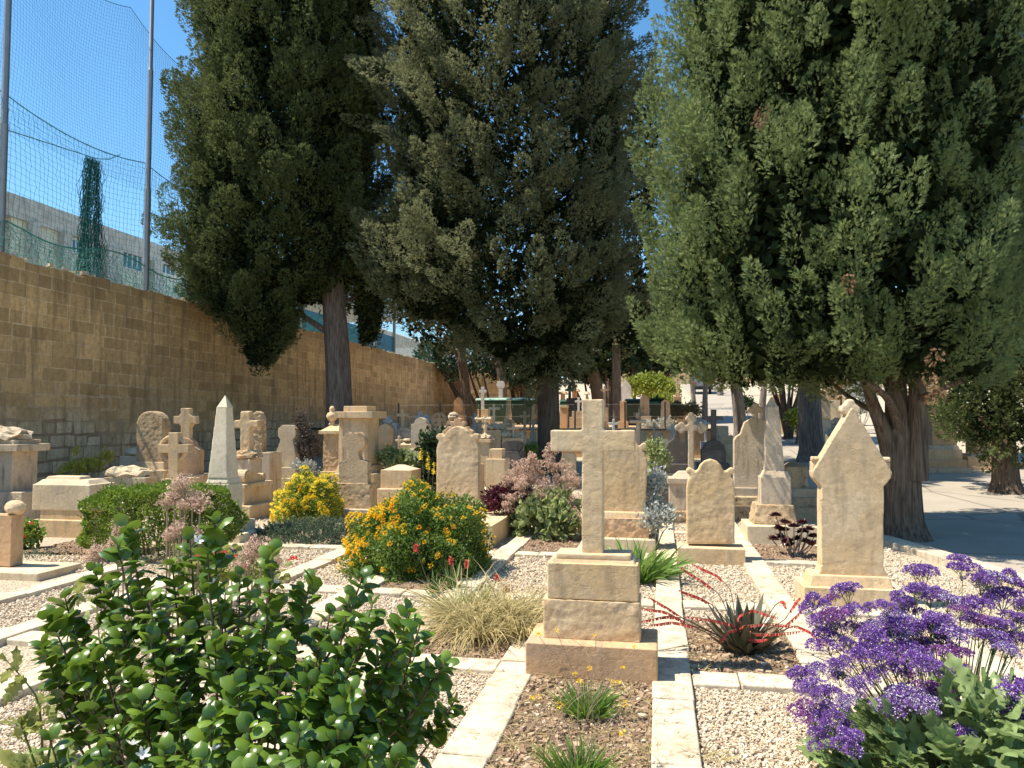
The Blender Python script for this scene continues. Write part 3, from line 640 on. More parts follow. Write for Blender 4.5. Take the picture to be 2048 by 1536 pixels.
wcross('heavy white marble cross with thick shaft between shaded headstone and wheel cross', 20, 853, 828, 900, 9, 836, 872, 839, 847, base=(842, 866, 898), name='marble_cross')
m = Mon('wheel_cross', 'orange ringed cross with pierced wheel behind the dark green shrub', 'gravestone', 19, 878, 'lime_orange', v=0)
m.rect('base', 862, 896, 895, None, -.1, .4)
for a0 in range(0, 360, 45): pass
m.poly('shaft', [(866, 898), (862, 866), (872, 850), (875.5, 842), (875.5, 826), (881, 826), (881, 842), (884, 850), (894, 866), (890, 898)], 0, .14)
m.poly('arms', [(864, 836), (864, 844), (892, 844), (892, 836)], .005, .13)
V, Fq = tube([(m.q(878+12.5*math.cos(a), 840-12.5*math.sin(a), .07)[0], .07, m.q(878+12.5*math.cos(a), 840-12.5*math.sin(a), .07)[1]) for a in np.linspace(0, 6.2832, 24)], .045, 6); link('ring', mesh_np('ring', V, Fq), M['lime_orange'], m.e)
m = Mon('gothic_headstone', 'narrow pointed headstone standing just left of the dark leaning trunk', 'gravestone', 29, 916, 'lime_orange', v=0)
m.rect('base', 904, 928, 829, None, -.1, .5); m.poly('slab', mirror([(925, 832), (925, 808), (923, 800), (919, 796), (916, 793)], 916), 0, .2)
m = Mon('urn_monument', 'grey draped urn block left of the narrow pointed headstone', 'monument', 25, 903, 'lime_grey', v=0); m.rect('base', 892, 916, 842, None, 0, .4); m.lump('draped_urn', 904, 834, 10, 10, 0, .2, seed=21)
# --- middle group of pale crosses
m = Mon('cross_monument', 'tall white marble cross on a double block left of the rustic crosses', 'gravestone', 27.2, 965, 'marble', v=0)
m.rect('block', 952, 980, 832, None, -.1, .5, 'lime'); m.rect('upper_block', 955, 976, 818, 833, 0, .35, 'lime'); m.poly('cross', latin(965, 774, 819, 6, 958, 972.5, 780, 785), .12, .1)
m = Mon('wheel_cross', 'white wheel head cross standing tall behind the green bins', 'gravestone', 36, 1001, 'marble', v=0)
m.rect('base', 990, 1012, 805, None, -.2, .6); m.poly('shaft', [(996.5, 806), (998, 775), (1004, 775), (1005, 806)], 0, .2); m.poly('wheel', circ(1001, 769.5, 8, 18), .0, .16)
def rustic(label, Y, cx, top, bot, w, a0, a1, y0, rb):
    m = Mon('rustic_cross', label, 'gravestone', Y, cx, 'lime_pale', v=0)
    for nm, p, q_ in (('shaft', (cx, bot), (cx, top)), ('arm', (a0, y0), (a1, y0))):
        a, b_ = m.q(p[0], p[1], .15), m.q(q_[0], q_[1], .15); r = w/2*(m.q(cx+1, top, .15)[0]-m.q(cx, top, .15)[0])
        pts = [(a[0]+(b_[0]-a[0])*t, .15, a[1]+(b_[1]-a[1])*t) for t in np.linspace(0, 1, 9)]; V, Fq = tube(pts, r*(1+.18*np.sin(np.arange(9)*2.3)), 8, .12, seed=len(bpy.data.objects)); link(nm, mesh_np(nm, V, [Fq, np.array([list(range(64, 72))])]), M['lime_pale'], m.e)
    rb(m); return m
rustic('tallest rustic log cross on a rock pile and panelled plinth', 18.6, 988, 808, 856, 5.5, 978, 1000, 817, lambda m: (m.rect('plinth', 970, 1002, 860, None, -.05, .45, 'lime'), m.lump('rock_pile', 986, 855, 16, 7, 0, .2, 'lime_pale', 3, jag=.4), m.lump('oval_relief', 987, 880, 6, 9, -.08, .04, 'lime', 4, jag=.1)))
rustic('rustic log cross on a cushion topped urn plinth left of the panelled plinth', 16.6, 970, 832, 874, 6, 950, 982, 838, lambda m: (m.rect('plinth', 951, 978, 884, None, 0, .4, 'lime'), m.rect('cap', 948, 981, 879, 885, -.04, .48, 'lime'), m.lump('rock_pile', 966, 874, 14, 6, 0, .2, 'lime_pale', 6, jag=.3)))
rustic('rustic log cross behind the mossy boulders right of the panelled plinth', 19.5, 1010, 836, 872, 5, 999, 1020, 849, lambda m: m.rect('base', 1002, 1040, 868, None, -.05, .5, 'lime'))
rustic('rustic log cross above the dark capsule stone with rounded boulders', 18.2, 1027, 846, 885, 5, 1015, 1038, 857, lambda m: (m.rect('base', 1004, 1046, 876, None, -.05, .6, 'lime'), m.lump('boulder', 1012, 870, 12, 7, .05, .2, 'lime_pale', 8, jag=.3), m.lump('boulder', 1036, 876, 11, 11, .05, .22, 'lime_pale', 9, jag=.3)))
wcross('pale tan cross left of the tallest rustic cross', 20.5, 959, 840, 900, 6, 946, 976, 845, 849, 'lime', base=(948, 972, 896), name='stone_cross')
m = Mon('tomb_block', 'square carved stone stepped tomb below the rustic crosses', 'tomb', 15.4, 990, 'lime', v=0)
m.rect('base', 972, 1010, 918, None, 0, .5); m.rect('block', 978, 1004, 898, 919, .08, .35)
m = Mon('capsule_monument', 'dark shaded capsule shaped stone on a worn pedestal left of the thick grey trunk', 'monument', 16.6, 1024, 'darkstone', v=0)
m.rect('base', 994, 1052, 945, None, -.15, .8); m.rect('pedestal', 1003, 1046, 903, 946, 0, .45, top=.02)
m.poly('capsule', [(1006, 897)]+arc(1014, 892, 10, 210, 90, 5)+arc(1033, 892, 10, 90, -30, 5)+[(1040, 902), (1008, 902)], .05, .32)
# --- crowd of small graves in the middle distance
for lab, Y, cx, top, bot, w, a0, a1, y0, y1, mt in (
    ('short white cross between the dark trunk and the tallest rustic cross', 22, 949, 826, 872, 4.5, 942, 957, 833, 837, 'marble'),
    ('honey cross with wide arms right of the tallest rustic cross', 21.5, 1049, 822, 880, 5, 1039, 1059, 830, 835, 'lime'),
    ('grey stone cross low behind the capsule stone', 21, 1066, 836, 885, 4.5, 1057, 1075, 843, 847, 'lime_grey'),
    ('small pale cross below the white pillar and aloe spikes', 15.8, 797, 872, 915, 4, 790, 804, 879, 883, 'lime_pale'),
    ('tiny white cross at the foot of the end wall left of the bins', 30, 936, 800, 838, 3.5, 930, 942, 806, 809, 'marble'),
    ('slim pale cross close to the left side of the slim trunk', 25.5, 1204, 832, 880, 4.5, 1196, 1212, 839, 843, 'lime_pale'),
    ('low honey cross in front of the terrace wall right of the broken cross', 21, 1308, 846, 890, 5, 1299, 1317, 853, 858, 'lime'),
    ('white cross beyond the black cross near the terrace pier', 24, 1411, 838, 885, 4.5, 1403, 1419, 845, 849, 'marble'),
    ('small grey cross in front of the coping of the terrace wall', 23.5, 1372, 842, 885, 4.5, 1365, 1380, 849, 853, 'lime_grey')):
    wcross(lab, Y, cx, top, bot, w, a0, a1, y0, y1, mt, base=(cx-9, cx+9, bot-2), name='small_cross')
for lab, Y, cx, hw, top, bot, mt in (
    ('low rounded headstone right of the scaled one near the white pillar', 21.5, 803, 8, 856, 900, 'lime'), ('small arched headstone just left of the ringed orange cross', 22.5, 862, 8, 842, 890, 'lime_pale'),
    ('plain square topped headstone below the grey urn block', 22, 899, 9, 850, 895, 'lime'), ('leaning pale slab right of the dark trunk', 23, 948, 8, 848, 895, 'lime_grey'),
    ('arched honey headstone seen behind the rustic cross group', 23.5, 1018, 9, 838, 885, 'lime'), ('narrow arched slab touching the left side of the thick grey trunk', 22.5, 1066, 7, 862, 900, 'lime_pale'),
    ('arched slab under the left arm of the big foreground cross', 17.5, 1137, 15, 905, 968, 'lime'), ('grey slab between the silver bush and the dark ogee headstone', 19.5, 1318, 8, 862, 905, 'lime_grey')):
    mm_ = Mon('headstone', lab, 'gravestone', Y, cx, mt, v=0); mm_.rect('base', cx-hw-4, cx+hw+4, bot-6, None, -.1, .4); mm_.poly('slab', [(cx-hw, bot), (cx-hw, top+hw*.7)]+arc(cx, top+hw*.7, hw, 180, 0, 8, hw*.7)+[(cx+hw, bot)], 0, .14)
# --- centre right group
m = Mon('budded_cross', 'pale cross with trefoil bud ends on an ogee topped block', 'gravestone', 12.4, 1382, 'lime_grey')
m.rect('base', 1334, 1425, 1022, None, -.05, .6, 'lime_rough', .03); m.rect('block', 1338, 1422, 966, 1024, 0, .5, 'lime_grey'); m.rect('cap', 1334, 1428, 957, 968, -.03, .56); m.rect('cap_slope', 1342, 1420, 944, 958, .02, .46, top=.12)
pl = [latin(1382.5, 832, 950, 12.5, 1357, 1408, 850, 861)]
for cx, cy, an in ((1382.5, 837, 90), (1362, 855.5, 180), (1403, 855.5, 0)): pl += [circ(x, y, 6.3) for x, y in trefoil(cx, cy, 7, an)]
merged(m, 'cross', pl, .17, .13)
m = Mon('gothic_headstone', 'large ogee headstone with leaf cross finial on a stepped base behind the right obelisk', 'gravestone', 12.9, 1511, 'lime_grey')
m.rect('lower_step', 1455, 1645, 1014, None, -.1, .8, 'lime_rough'); m.rect('middle_step', 1460, 1640, 993, 1015, 0, .65, 'lime_rough', .02); m.rect('upper_step', 1466, 1636, 976, 994, .06, .5)
m.poly('slab', mirror([(1554, 978), (1554, 880), (1549, 873), (1541, 868), (1537, 856), (1533, 845), (1522, 838), (1514, 836)], 1511), .12, .2, 'lime_grey', .01)
merged(m, 'leaf_cross_finial', [circ(1511, 811, 6), circ(1501, 820, 6.5), circ(1522, 820, 6.5), [(1508, 840), (1508, 812), (1515, 812), (1515, 840)], circ(1511, 833, 6)], .16, .1, v=.02)
m = Mon('tomb_block', 'rough eroded block with hipped top right of the right obelisk', 'tomb', 13.05, 1594, 'lime_rough', z0=.25)
m.rect('block', 1572, 1617, 933, 978, 0, .5, erode=.03); m.hip('hipped_top', 1571, 1618, 924, 934, 0, .5, .5)
m = Mon('cross_monument', 'black stone latin cross on a carved shouldered block in tree shade', 'gravestone', 18.4, 1428, 'darkstone', v=0)
m.rect('base', 1396, 1460, 928, None, -.12, .7); m.rect('block', 1403, 1452, 899, 930, 0, .45); m.poly('carved_top', mirror([(1451, 900), (1447, 890), (1440, 883), (1428, 881)], 1428), .03, .36); m.poly('cross', latin(1427.5, 819, 884, 11, 1409, 1447, 832, 840), .14, .12)
m = Mon('cross_headstone', 'dark ogee headstone with short cross on top in tree shade left of the budded cross', 'gravestone', 15.6, 1352, 'darkstone', v=0)
m.rect('lower_base', 1322, 1382, 948, None, -.2, .9); m.rect('base', 1327, 1378, 928, 949, -.1, .55); m.poly('slab', mirror([(1374, 930), (1375, 895), (1370, 885), (1361, 878), (1357, 868), (1356, 858), (1352, 856)], 1353.5), 0, .2)
wcross('white marble cross half hidden by the dark ogee headstone', 22, 1345, 848, 905, 7, 1333, 1358, 856, 861, base=(1334, 1356, 903), name='marble_cross')
m = Mon('headstone', 'squat rounded stone with pale top just left of the dark ogee headstone', 'gravestone', 18, 1330, 'lime_pale', v=0); m.poly('slab', [(1319, 930), (1319, 890)]+arc(1330, 888, 11, 180, 0, 8)+[(1341, 930)], 0, .3)
wcross('small white cross above the right arm of the big foreground cross', 24.5, 1227, 838, 880, 5, 1216, 1238, 845, 850, base=(1218, 1236, 872), name='marble_cross')
wcross('plain honey cross behind the shrub topped shaft near the dark bin', 23, 1279, 817, 880, 6, 1267, 1290, 825, 831, 'lime', base=(1268, 1290, 872), name='stone_cross')
m = Mon('broken_cross', 'weathered cross with drum shaped arms and vase on its head', 'gravestone', 17.6, 1275, 'lime_grey', v=0)
m.rect('base', 1262, 1290, 905, None, -.1, .4); m.poly('shaft', [(1270, 906), (1272, 842), (1279, 842), (1281, 906)], .05, .12); m.xcyl('arms', 1259, 1292, 843, 3.6, 0); m.lathe('vase', 1275.5, [(4, 838), (5, 832), (3.5, 828), (4.5, 826)], .1)
m = Mon('headstone', 'small pointed pale headstone right of the drum armed cross', 'gravestone', 20, 1286, 'lime', v=0); m.poly('slab', mirror([(1292, 915), (1292, 868), (1290, 863), (1286, 860)], 1286), 0, .2)
for lab, Y, cx, top, bot, hw, mt, tp in (('tall white pointed marble slab behind the pale slim trunk', 38, 1252, 762, 812, 10, 'marble', 1), ('grey streaked round headstone behind the fence right of the dark bin', 29.5, 1289, 790, 838, 9, 'lime_grey', 0), ('narrow shouldered headstone behind the fence near the hedge', 29.5, 1331, 799, 842, 9, 'lime_grey', 0)):
    m = Mon('headstone', lab, 'gravestone', Y, cx, mt, v=0); m.rect('base', cx-hw-4, cx+hw+4, bot-6, None, -.15, .5)
    m.poly('slab', [(cx-hw-1, bot), (cx-hw, top+10)]+([(cx, top-2)] if tp else arc(cx, top+9, hw, 180, 0, 8))+[(cx+hw, top+10), (cx+hw+1, bot)], 0, .2)
m = Mon('cross_monument', 'orange stepped monument with small cross in front of the road bend', 'gravestone', 33, 1355, 'lime_orange', v=0)
m.rect('lower_step', 1338, 1378, 826, None, -.3, 1.3); m.rect('step', 1342, 1372, 812, 827, -.15, 1.0); m.rect('block', 1347, 1363, 793, 813, 0, .6); m.rect('cap', 1351, 1360, 786, 794, .1, .35); m.poly('cross', latin(1355, 757, 788, 3.5, 1350, 1361, 767, 770), .2, .12, 'lime_pale')
m = Mon('headstone', 'sunlit pink headstone with chain link shadow beside the slim trunk', 'gravestone', 28.6, 1245, 'lime_orange', v=0); m.rect('slab', 1240, 1252, 802, None, 0, .3); m.rect('foot', 1236, 1256, 842, None, -.1, .5)
m = Mon('tomb_block', 'orange plastered pillar right of the thick grey trunk', 'monument', 26.3, 1127, 'lime_orange', v=0); m.rect('pillar', 1120, 1134, 813, None, 0, .4); m.rect('cap', 1119, 1135, 811, 815, -.03, .46, 'lime_pale')
m = Mon('cross_monument', 'grey stepped monument with slim cross left of the big foreground cross', 'gravestone', 27.5, 1157, 'lime_grey', v=0)
m.rect('lower_step', 1139, 1172, 834, None, -.2, .8); m.rect('step', 1144, 1170, 822, 835, -.05, .6); m.poly('cross', latin(1157, 795, 824, 4, 1150, 1164, 801, 805), .2, .12, 'marble')
m = Mon('cross_monument', 'dark stone cross on a black block near the bins', 'gravestone', 32, 1138, 'darkstone', v=0); m.rect('block', 1133, 1154, 796, None, 0, .6); m.poly('cross', latin(1139, 766, 798, 5, 1130, 1147, 778, 782), .2, .15)
m = Mon('cross_monument', 'shaded slim grey cross just right of the big foreground cross head', 'gravestone', 29, 1209, 'lime_grey', v=0); m.poly('cross', latin(1209, 772, 850, 4.5, 1201, 1217, 778, 782), .1, .12); m.rect('base', 1203, 1216, 815, None, 0, .35)
for i, (lab, cx, cy, w, hh) in enumerate((('far peach coloured monument block left of the leaning dark tree', 1124, 788, 14, 14), ('far rough honey rock monument beyond the black block', 1148, 782, 16, 20), ('far pale gravestone between the dark trunks', 1172, 788, 8, 26))):
    m = Mon('distant_monument', lab, 'monument', 44, cx, 'lime_orange' if i < 2 else 'lime_pale', v=0); m.rect('block', cx-w/2, cx+w/2, cy, None, 0, .8, top=.12); m.rect('cap', cx-w/2-2, cx+w/2+2, cy-5, cy, -.1, 1.0, top=.1)
# --- stepped yellow pier of the terrace
m = Mon('stepped_wall', 'yellow stepped masonry pier ending the terrace beside the black cross', 'wall', 22.2, 1450, 'lime_pale', v=0)
m.rect('upper_block', 1435, 1457, 852, None, .9, 1.1); m.rect('middle_block', 1440, 1466, 871, None, .4, .52, 'lime'); m.rect('lower_block', 1450, 1469, 888, None, 0, .4, 'lime')
# --- right side pedestals beyond the road
for lab, x0, x1, yt, ybs, Y in (('tall orange tan pedestal on steps across the shaded road', 1864, 1913, 800, (891, 899, 920, 937), 21.6), ('second tan pedestal on steps behind the dark right hand tree', 1952, 1996, 820, (909, 913, 934, 941), 21.9)):
    m = Mon('pedestal_monument', lab, 'monument', Y, (x0+x1)/2, 'lime', v=0)
    a, b_, c_, d_ = ybs; m.rect('lower_step', x0-52, x1+30, d_, None, -.35, 2.2, 'lime_grey'); m.rect('step', x0-30, x1+22, c_, d_+1, -.15, 1.6, 'lime_orange'); m.rect('plinth', x0-16, x1+12, b_, c_+1, .05, 1.15); m.rect('moulding', x0-10, x1+8, a, b_+1, .15, .95, 'lime_grey', top=.04); m.rect('body', x0, x1, yt, a+1, .25, .75, 'lime_orange'); m.rect('cornice', x0-10, x1+10, yt-12, yt, .15, .95)
m = Mon('stone_wall', 'low orange stone wall at the right edge beyond the road', 'wall', 22.5, 2120, 'lime_orange', v=0); m.rect('body', 2042, 2400, 927, None, 0, .4)
# --- orange monuments far right middle
for lab, cx, w, yt, yb, Y, mt in (('sunlit orange pillar monument between the two big trunks', 1664, 26, 770, 800, 40, 'lime_orange'), ('scroll topped tan headstone behind the ribbed dark trunk', 1648, 26, 795, 840, 33, 'lime'), ('peach chest tomb with rounded top behind the bushy small tree', 1612, 44, 800, 828, 36, 'lime_orange'), ('orange lit monument left of the bushy small tree', 1555, 26, 790, 826, 37, 'lime_orange'), ('small grey scroll headstone low behind the gabled stone', 1677, 18, 838, 870, 26, 'lime_grey')):
    m = Mon('distant_monument', lab, 'monument', Y, cx, mt, v=0); m.rect('base', cx-w*.62, cx+w*.62, yb, None, -.25, 1.1, 'lime_pale')
    m.poly('body', [(cx-w/2, yb+2), (cx-w/2, yt+5), (cx-w*.3, yt+1), (cx, yt-3), (cx+w*.3, yt+1), (cx+w/2, yt+5), (cx+w/2, yb+2)], 0, .5); m.rect('band', cx-w*.55, cx+w*.55, yb-8, yb-5, -.06, .6, 'lime_pale')
m = Mon('colonnade_monument', 'pale framed aedicule monument with columns seen left of the gabled stone', 'monument', 45, 1675, 'lime_pale', v=0)
m.rect('base', 1640, 1712, 812, None, 0, 1.5)
for x in (1648, 1668, 1688, 1704): m.rect('column', x-2.5, x+2.5, 760, 813, .1, .25)
m.rect('back_panel', 1646, 1706, 765, 813, .6, .3, 'lime_orange'); m.rect('lintel', 1642, 1710, 745, 761, .05, .9); m.rect('crossbar', 1645, 1707, 789, 792, .3, .3)
# ---------------------------------------------------------------- tall boundary wall: every ashlar block its own face and offset
WX = -12.2; WT = 4.78
def wallmat(name, low, mid, high, joints=True):
    s = NT(name, .95, .1); v = s.coords(rand=False); g = s.add('ShaderNodeNewGeometry'); tc = s.add('ShaderNodeTexCoord'); sp = s.add('ShaderNodeSeparateXYZ'); s.l.new(tc.outputs['Object'], sp.inputs[0])
    z = s.math('MULTIPLY', sp.outputs['Z'], 1/4.8); wob = s.math('MULTIPLY', s.math('SUBTRACT', s.noise(v, .5, 4), .5), .55); z2 = s.math('ADD', z, wob)
    c = s.ramp(z2, [(.28, low), (.43, mid), (.80, high), (.97, mul(high, .75))])
    if joints: c = s.mix(1.0, c, s.ramp(g.outputs['Random Per Island'], [(0, (.74, .72, .68)), (.15, (.92, .90, .87)), (.75, (1.08, 1.06, 1.03)), (1, (1.3, 1.28, 1.24))]), 'MULTIPLY')
    vs = s.coords(rand=False, scale=(3, 3, .35)); st = s.noise(vs, 1.6, 6, .62)
    c = s.mix(s.ramp(st, [(.48, 0), (.70, .75)]), c, (.20, .145, .085)); c = s.mix(s.ramp(s.noise(vs, 4, 5), [(.55, 0), (.75, .4)]), c, (.44, .29, .13))
    c = s.mix(s.ramp(s.noise(v, 9, 6, .7), [(.42, 0), (.7, .55)]), c, mul(mid, .42)); s.color(c)
    h = s.bump(s.noise(v, 24, 7, .7), .8, .015); s.bump(s.noise(v, 6, 7, .75), .5, .02, h); return s.m
M['wall'] = wallmat('ashlar_wall', (.66, .56, .40), (.54, .385, .205), (.66, .465, .235)); M['mortar'] = wallmat('old_mortar', (.34, .25, .17), (.60, .46, .30), (.92, .76, .50), False)
def ashlar(name, label, ax, p0, p1, fixed, top, base, h=.27, sgn=1, group=None):
    """ax='y': wall runs along Y at X=fixed with its face towards +X; ax='x': along X at Y=fixed, face towards -Y"""
    root = thing(name, label, 'wall', (fixed, p0, base) if ax == 'y' else (p0, fixed, base), group); A = Acc(); z = base; row = 0; g = np.random.default_rng(4); Ln = p1-p0
    while z < top-.05:
        hh = min(h*g.uniform(.95, 1.05), top-z); y = -g.random()*.4
        last = z+hh >= top-.05
        while y < Ln:
            L = g.choice([g.uniform(.28, .45), g.uniform(.45, .72)]); a = max(y, 0)+.009; b_ = min(y+L, Ln)-.009; y += L
            if b_-a < .04: continue
            lowr = z-base < 2.0+.35*math.sin(y*.7); o = abs(g.normal())*(.006 if lowr else .002); e = .008+.030*g.random()**2 if lowr else .0006; hz = hh-(.016 if lowr else .013)+(g.normal()*.035 if last else 0)
            j = g.normal(size=(4, 2))*(.018 if lowr else .005)
            outer = np.array([[a, 0], [b_, 0], [b_, hz], [a, hz]])+j*.4; inner = np.array([[a+e, e], [b_-e, e], [b_-e, hz-e], [a+e, hz-e]])+j
            V = []
            for (u, w), dd in [(q, -.05) for q in outer]+[(q, o) for q in inner]:
                V.append((dd, u, z-base+w) if ax == 'y' else (u, -dd, z-base+w))
            V += [((-.5, u, z-base+w) if ax == 'y' else (u, .5, z-base+w)) for u, w in outer]
            f = [[4, 5, 6, 7], [0, 1, 5, 4], [1, 2, 6, 5], [2, 3, 7, 6], [3, 0, 4, 7], [3, 2, 10, 11]]
            if ax == 'y': f = [q for q in f]
            A.add(np.array(V), np.array(f))
        z += hh
    o = A.build('block_face', M['wall'], root); 
    me = bpy.data.meshes.new('core'); t = top-base-.06
    V = [(-.55, 0, 0), (-.002, 0, 0), (-.002, Ln, 0), (-.55, Ln, 0), (-.55, 0, t), (-.002, 0, t), (-.002, Ln, t), (-.55, Ln, t)]
    if ax != 'y': V = [(y, -x, z) for x, y, z in V]
    me.from_pydata(V, [], CUBE[1].tolist()); link('core', me, M['mortar'], root)
    return root
ashlar('boundary_wall', 'tall weathered ashlar wall running along the left side under the nets', 'y', -4, 45, WX, WT, -.05)
ashlar('boundary_wall', 'sunlit end wall closing the cemetery behind the green bins', 'x', -12.2, -6.6, 45, 4.9, 1.0)
ashlar('boundary_wall', 'long rear wall behind the far trees and road', 'x', -6.6, 60, 104, 9.2, 5.0)
# rubble and weeds on the wall top
P = [];
for y in rng.uniform(0, 44, 700): P.append((WX-rng.random()*.4, y, WT+rng.random()*.02))
V, Fq = rocks(np.array(P), rng.gamma(2, .018, len(P))+.01, 8); tag(link('wall_top_rubble', mesh_np('wall_top_rubble', V, Fq), M['pebble']), 'loose mortar crumbs on top of the tall wall', 'rubble', kind='stuff')
P = np.array([(WX-rng.random()*.35, y, WT) for y in rng.uniform(10, 44, 260)]); D = rng.normal(size=(260, 3)); D[:, 2] = 1.5
V, Fq = blades(260, P, D, rng.uniform(.06, .22, 260), .006, .6, 3); tag(link('wall_weeds', mesh_np('wall_weeds', V, Fq), M['yellowbush']), 'dry weeds growing along the top of the tall wall', 'weeds', kind='stuff')
# terrace in the middle distance
V = [(-11.9, 25.0, -.1), (1.7, 25.0, -.1), (1.7, 46, .5), (-11.9, 46, .5), (-11.9, 25.0, 1.30), (1.7, 25.0, 1.30), (1.7, 46, 1.42), (-11.9, 46, 1.42)]
me = bpy.data.meshes.new('t'); me.from_pydata(V, [], CUBE[1].tolist()); r = thing('terrace_wall', 'plastered retaining wall of the raised terrace with dark coping', 'wall', (-5, 25, .4))
me.transform(Matrix.Translation((5, -25, -.4))); link('retaining_face', me, M['lime_orange'], r)
me = bpy.data.meshes.new('coping'); me.from_pydata([(x+5, y-25, z-.4) for x, y, z in [(-11.9, 24.9, 1.303), (1.75, 24.9, 1.303), (1.75, 25.35, 1.303), (-11.9, 25.35, 1.303), (-11.9, 24.9, 1.36), (1.75, 24.9, 1.36), (1.75, 25.35, 1.36), (-11.9, 25.35, 1.36)]], [], CUBE[1].tolist()); link('coping', me, M['dkwall'], r)
M['deadleaf'] = leafmat('dead_cypress_foliage', (.17, .10, .05), (.28, .17, .09), .8, .2)
M['netbundle'] = plain('dark_teal_net_cord', (.025, .10, .10), .8, var=.1)
# ---------------------------------------------------------------- poles and nets above the wall
ROPE = 8.0
py_ = [12.5, 16.75, 21.0, 25.2, 32.3, 42.5]
plabs = ['light steel net pole nearest the left edge', 'light steel net pole standing against open sky beside the bundled net', 'net pole hidden in the first cypress', 'net pole behind the first cypress trunk', 'net pole seen between the first and second cypress crowns', 'farthest net pole just left of the second thin trunk']
for y, lb in zip(py_, plabs):
    r = thing('net_pole', lb, 'pole', (WX-.2, y, WT-.05), 'net poles on the tall wall')
    V, Fq = tube([(0, 0, 0), (0, 0, 2.6)], .075, 14); link('lower_tube', mesh_np('lower_tube', V, Fq, True), M['metal'], r)
    V, Fq = tube([(0, 0, 2.6), (0, 0, 2.64), (0, 0, 5.6)], [.075, .064, .064], 14); link('middle_tube', mesh_np('middle_tube', V, Fq, True), M['metal'], r)
    V, Fq = tube([(0, 0, 5.6), (0, 0, 5.63), (0, 0, 12)], [.064, .052, .045], 14); link('upper_tube', mesh_np('upper_tube', V, Fq, True), M['metal'], r)
    V, Fq = tube([(0, 0, 0), (0, 0, .03)], .2, 12); link('foot_plate', mesh_np('foot_plate', V, Fq), M['metal'], r)
def net(name, label, y0, y1, zlo, zhi, dx, dy, dz, rad, mat, belly=.12, wob=.01):
    r = thing(name, label, 'net', (WX-.3, y0, zlo(y0)), 'sports nets above the wall'); A = Acc()
    ny = int((y1-y0)/dy)+1; g = np.random.default_rng(3)
    Y = np.linspace(y0, y1, ny); nz = int((zhi(y0)-zlo(y0))/dz)+2; T = np.linspace(0, 1, nz)
    zl = np.array([zlo(y) for y in Y]); zh = np.array([zhi(y) for y in Y])
    G = np.zeros((ny, nz, 3)); G[..., 0] = dx+belly*np.sin(T*3.14)[None]*np.sin(Y*1.1)[:, None]+g.normal(size=(ny, nz))*wob
    G[..., 1] = Y[:, None]-y0+g.normal(size=(ny, nz))*wob; G[..., 2] = zl[:, None]+(zh-zl)[:, None]*T[None]-zlo(y0)+g.normal(size=(ny, nz))*wob*.7
    s3 = [(np.cos(a)*rad, np.sin(a)*rad) for a in (0, 2.094, 4.189)]
    for L, ax in ((G, 'z'), (G.transpose(1, 0, 2), 'y')):
        a, b_ = L[:, :-1].reshape(-1, 3), L[:, 1:].reshape(-1, 3); n = len(a)
        o = [np.array([c, s_, 0]) if ax == 'z' else np.array([c, 0, s_]) for c, s_ in s3]
        V = np.stack([a+o[0], a+o[1], a+o[2], b_+o[0], b_+o[1], b_+o[2]], 1); f = np.array([[0, 1, 4, 3], [1, 2, 5, 4], [2, 0, 3, 5]])
        A.add(V.reshape(-1, 3), (f[None]+(np.arange(n)*6)[:, None, None]).reshape(-1, 4))
    A.build('mesh', mat, r)
    for nm, zz in (('top_rope', zh), ):
        V, Fq = tube(np.stack([np.full(ny, dx), Y-y0, zz-zlo(y0)], 1), rad*3.2, 5); link(nm, mesh_np(nm, V, Fq), mat, r)
    return r
def sag(y):
    k = np.searchsorted(py_, y); a, b_ = (py_[k-1], py_[k]) if 0 < k < len(py_) else (py_[0]-4.2, py_[0]) if k == 0 else (py_[-1], py_[-1]+9)
    t = (y-a)/(b_-a); return 4*t*(1-t)
net('safety_net', 'lower green cord net with heavy sagging top rope above the tall wall', 10.4, 44, lambda y: WT+.02, lambda y: ROPE-.25*sag(y), 0, .125, .125, .0038, M['net'])
net('safety_net', 'upper fine teal net reaching high above the wall', 10.6, 40, lambda y: 7.5, lambda y: 12.2-.03*(y-10)-.5*sag(y), -.5, .085, .085, .0025, M['netfar'], .2, .004)
net('safety_net', 'loose folded turquoise net lying along the foot of the big nets', 10.4, 30, lambda y: WT+.01, lambda y: WT+.62+.12*math.sin(y*1.7), .12, .07, .07, .005, M['net'], .12, .03)
# gathered net hanging down between the first two poles
r = thing('gathered_net', 'bundle of dark green net hanging from a line left of the second pole', 'net', (WX-.6, 15.35, 4.6)); A = Acc()
for i in range(120):
    a = rng.random()*6.28; q = rng.random()**.5; x, y = .15*q*math.cos(a), .34*q*math.sin(a); n = 9; z = np.linspace(3.05-rng.random()*.1, rng.uniform(-.2, .9), n); sp = np.linspace(.6, 1.25, n)
    p = np.stack([x*sp+rng.normal(size=n)*.05, y*sp+rng.normal(size=n)*.055, z], 1); V, Fq = tube(p, .006, 3); A.add(V, Fq)
A.build('strands', M['netbundle'], r); V, Fq = tube([(0, .9, 3.45), (0, .5, 3.2), (0, .1, 3.08), (0, -.5, 3.02), (0, -2.6, 2.8)], .012, 5); link('line', mesh_np('line', V, Fq), M['netfar'], r)
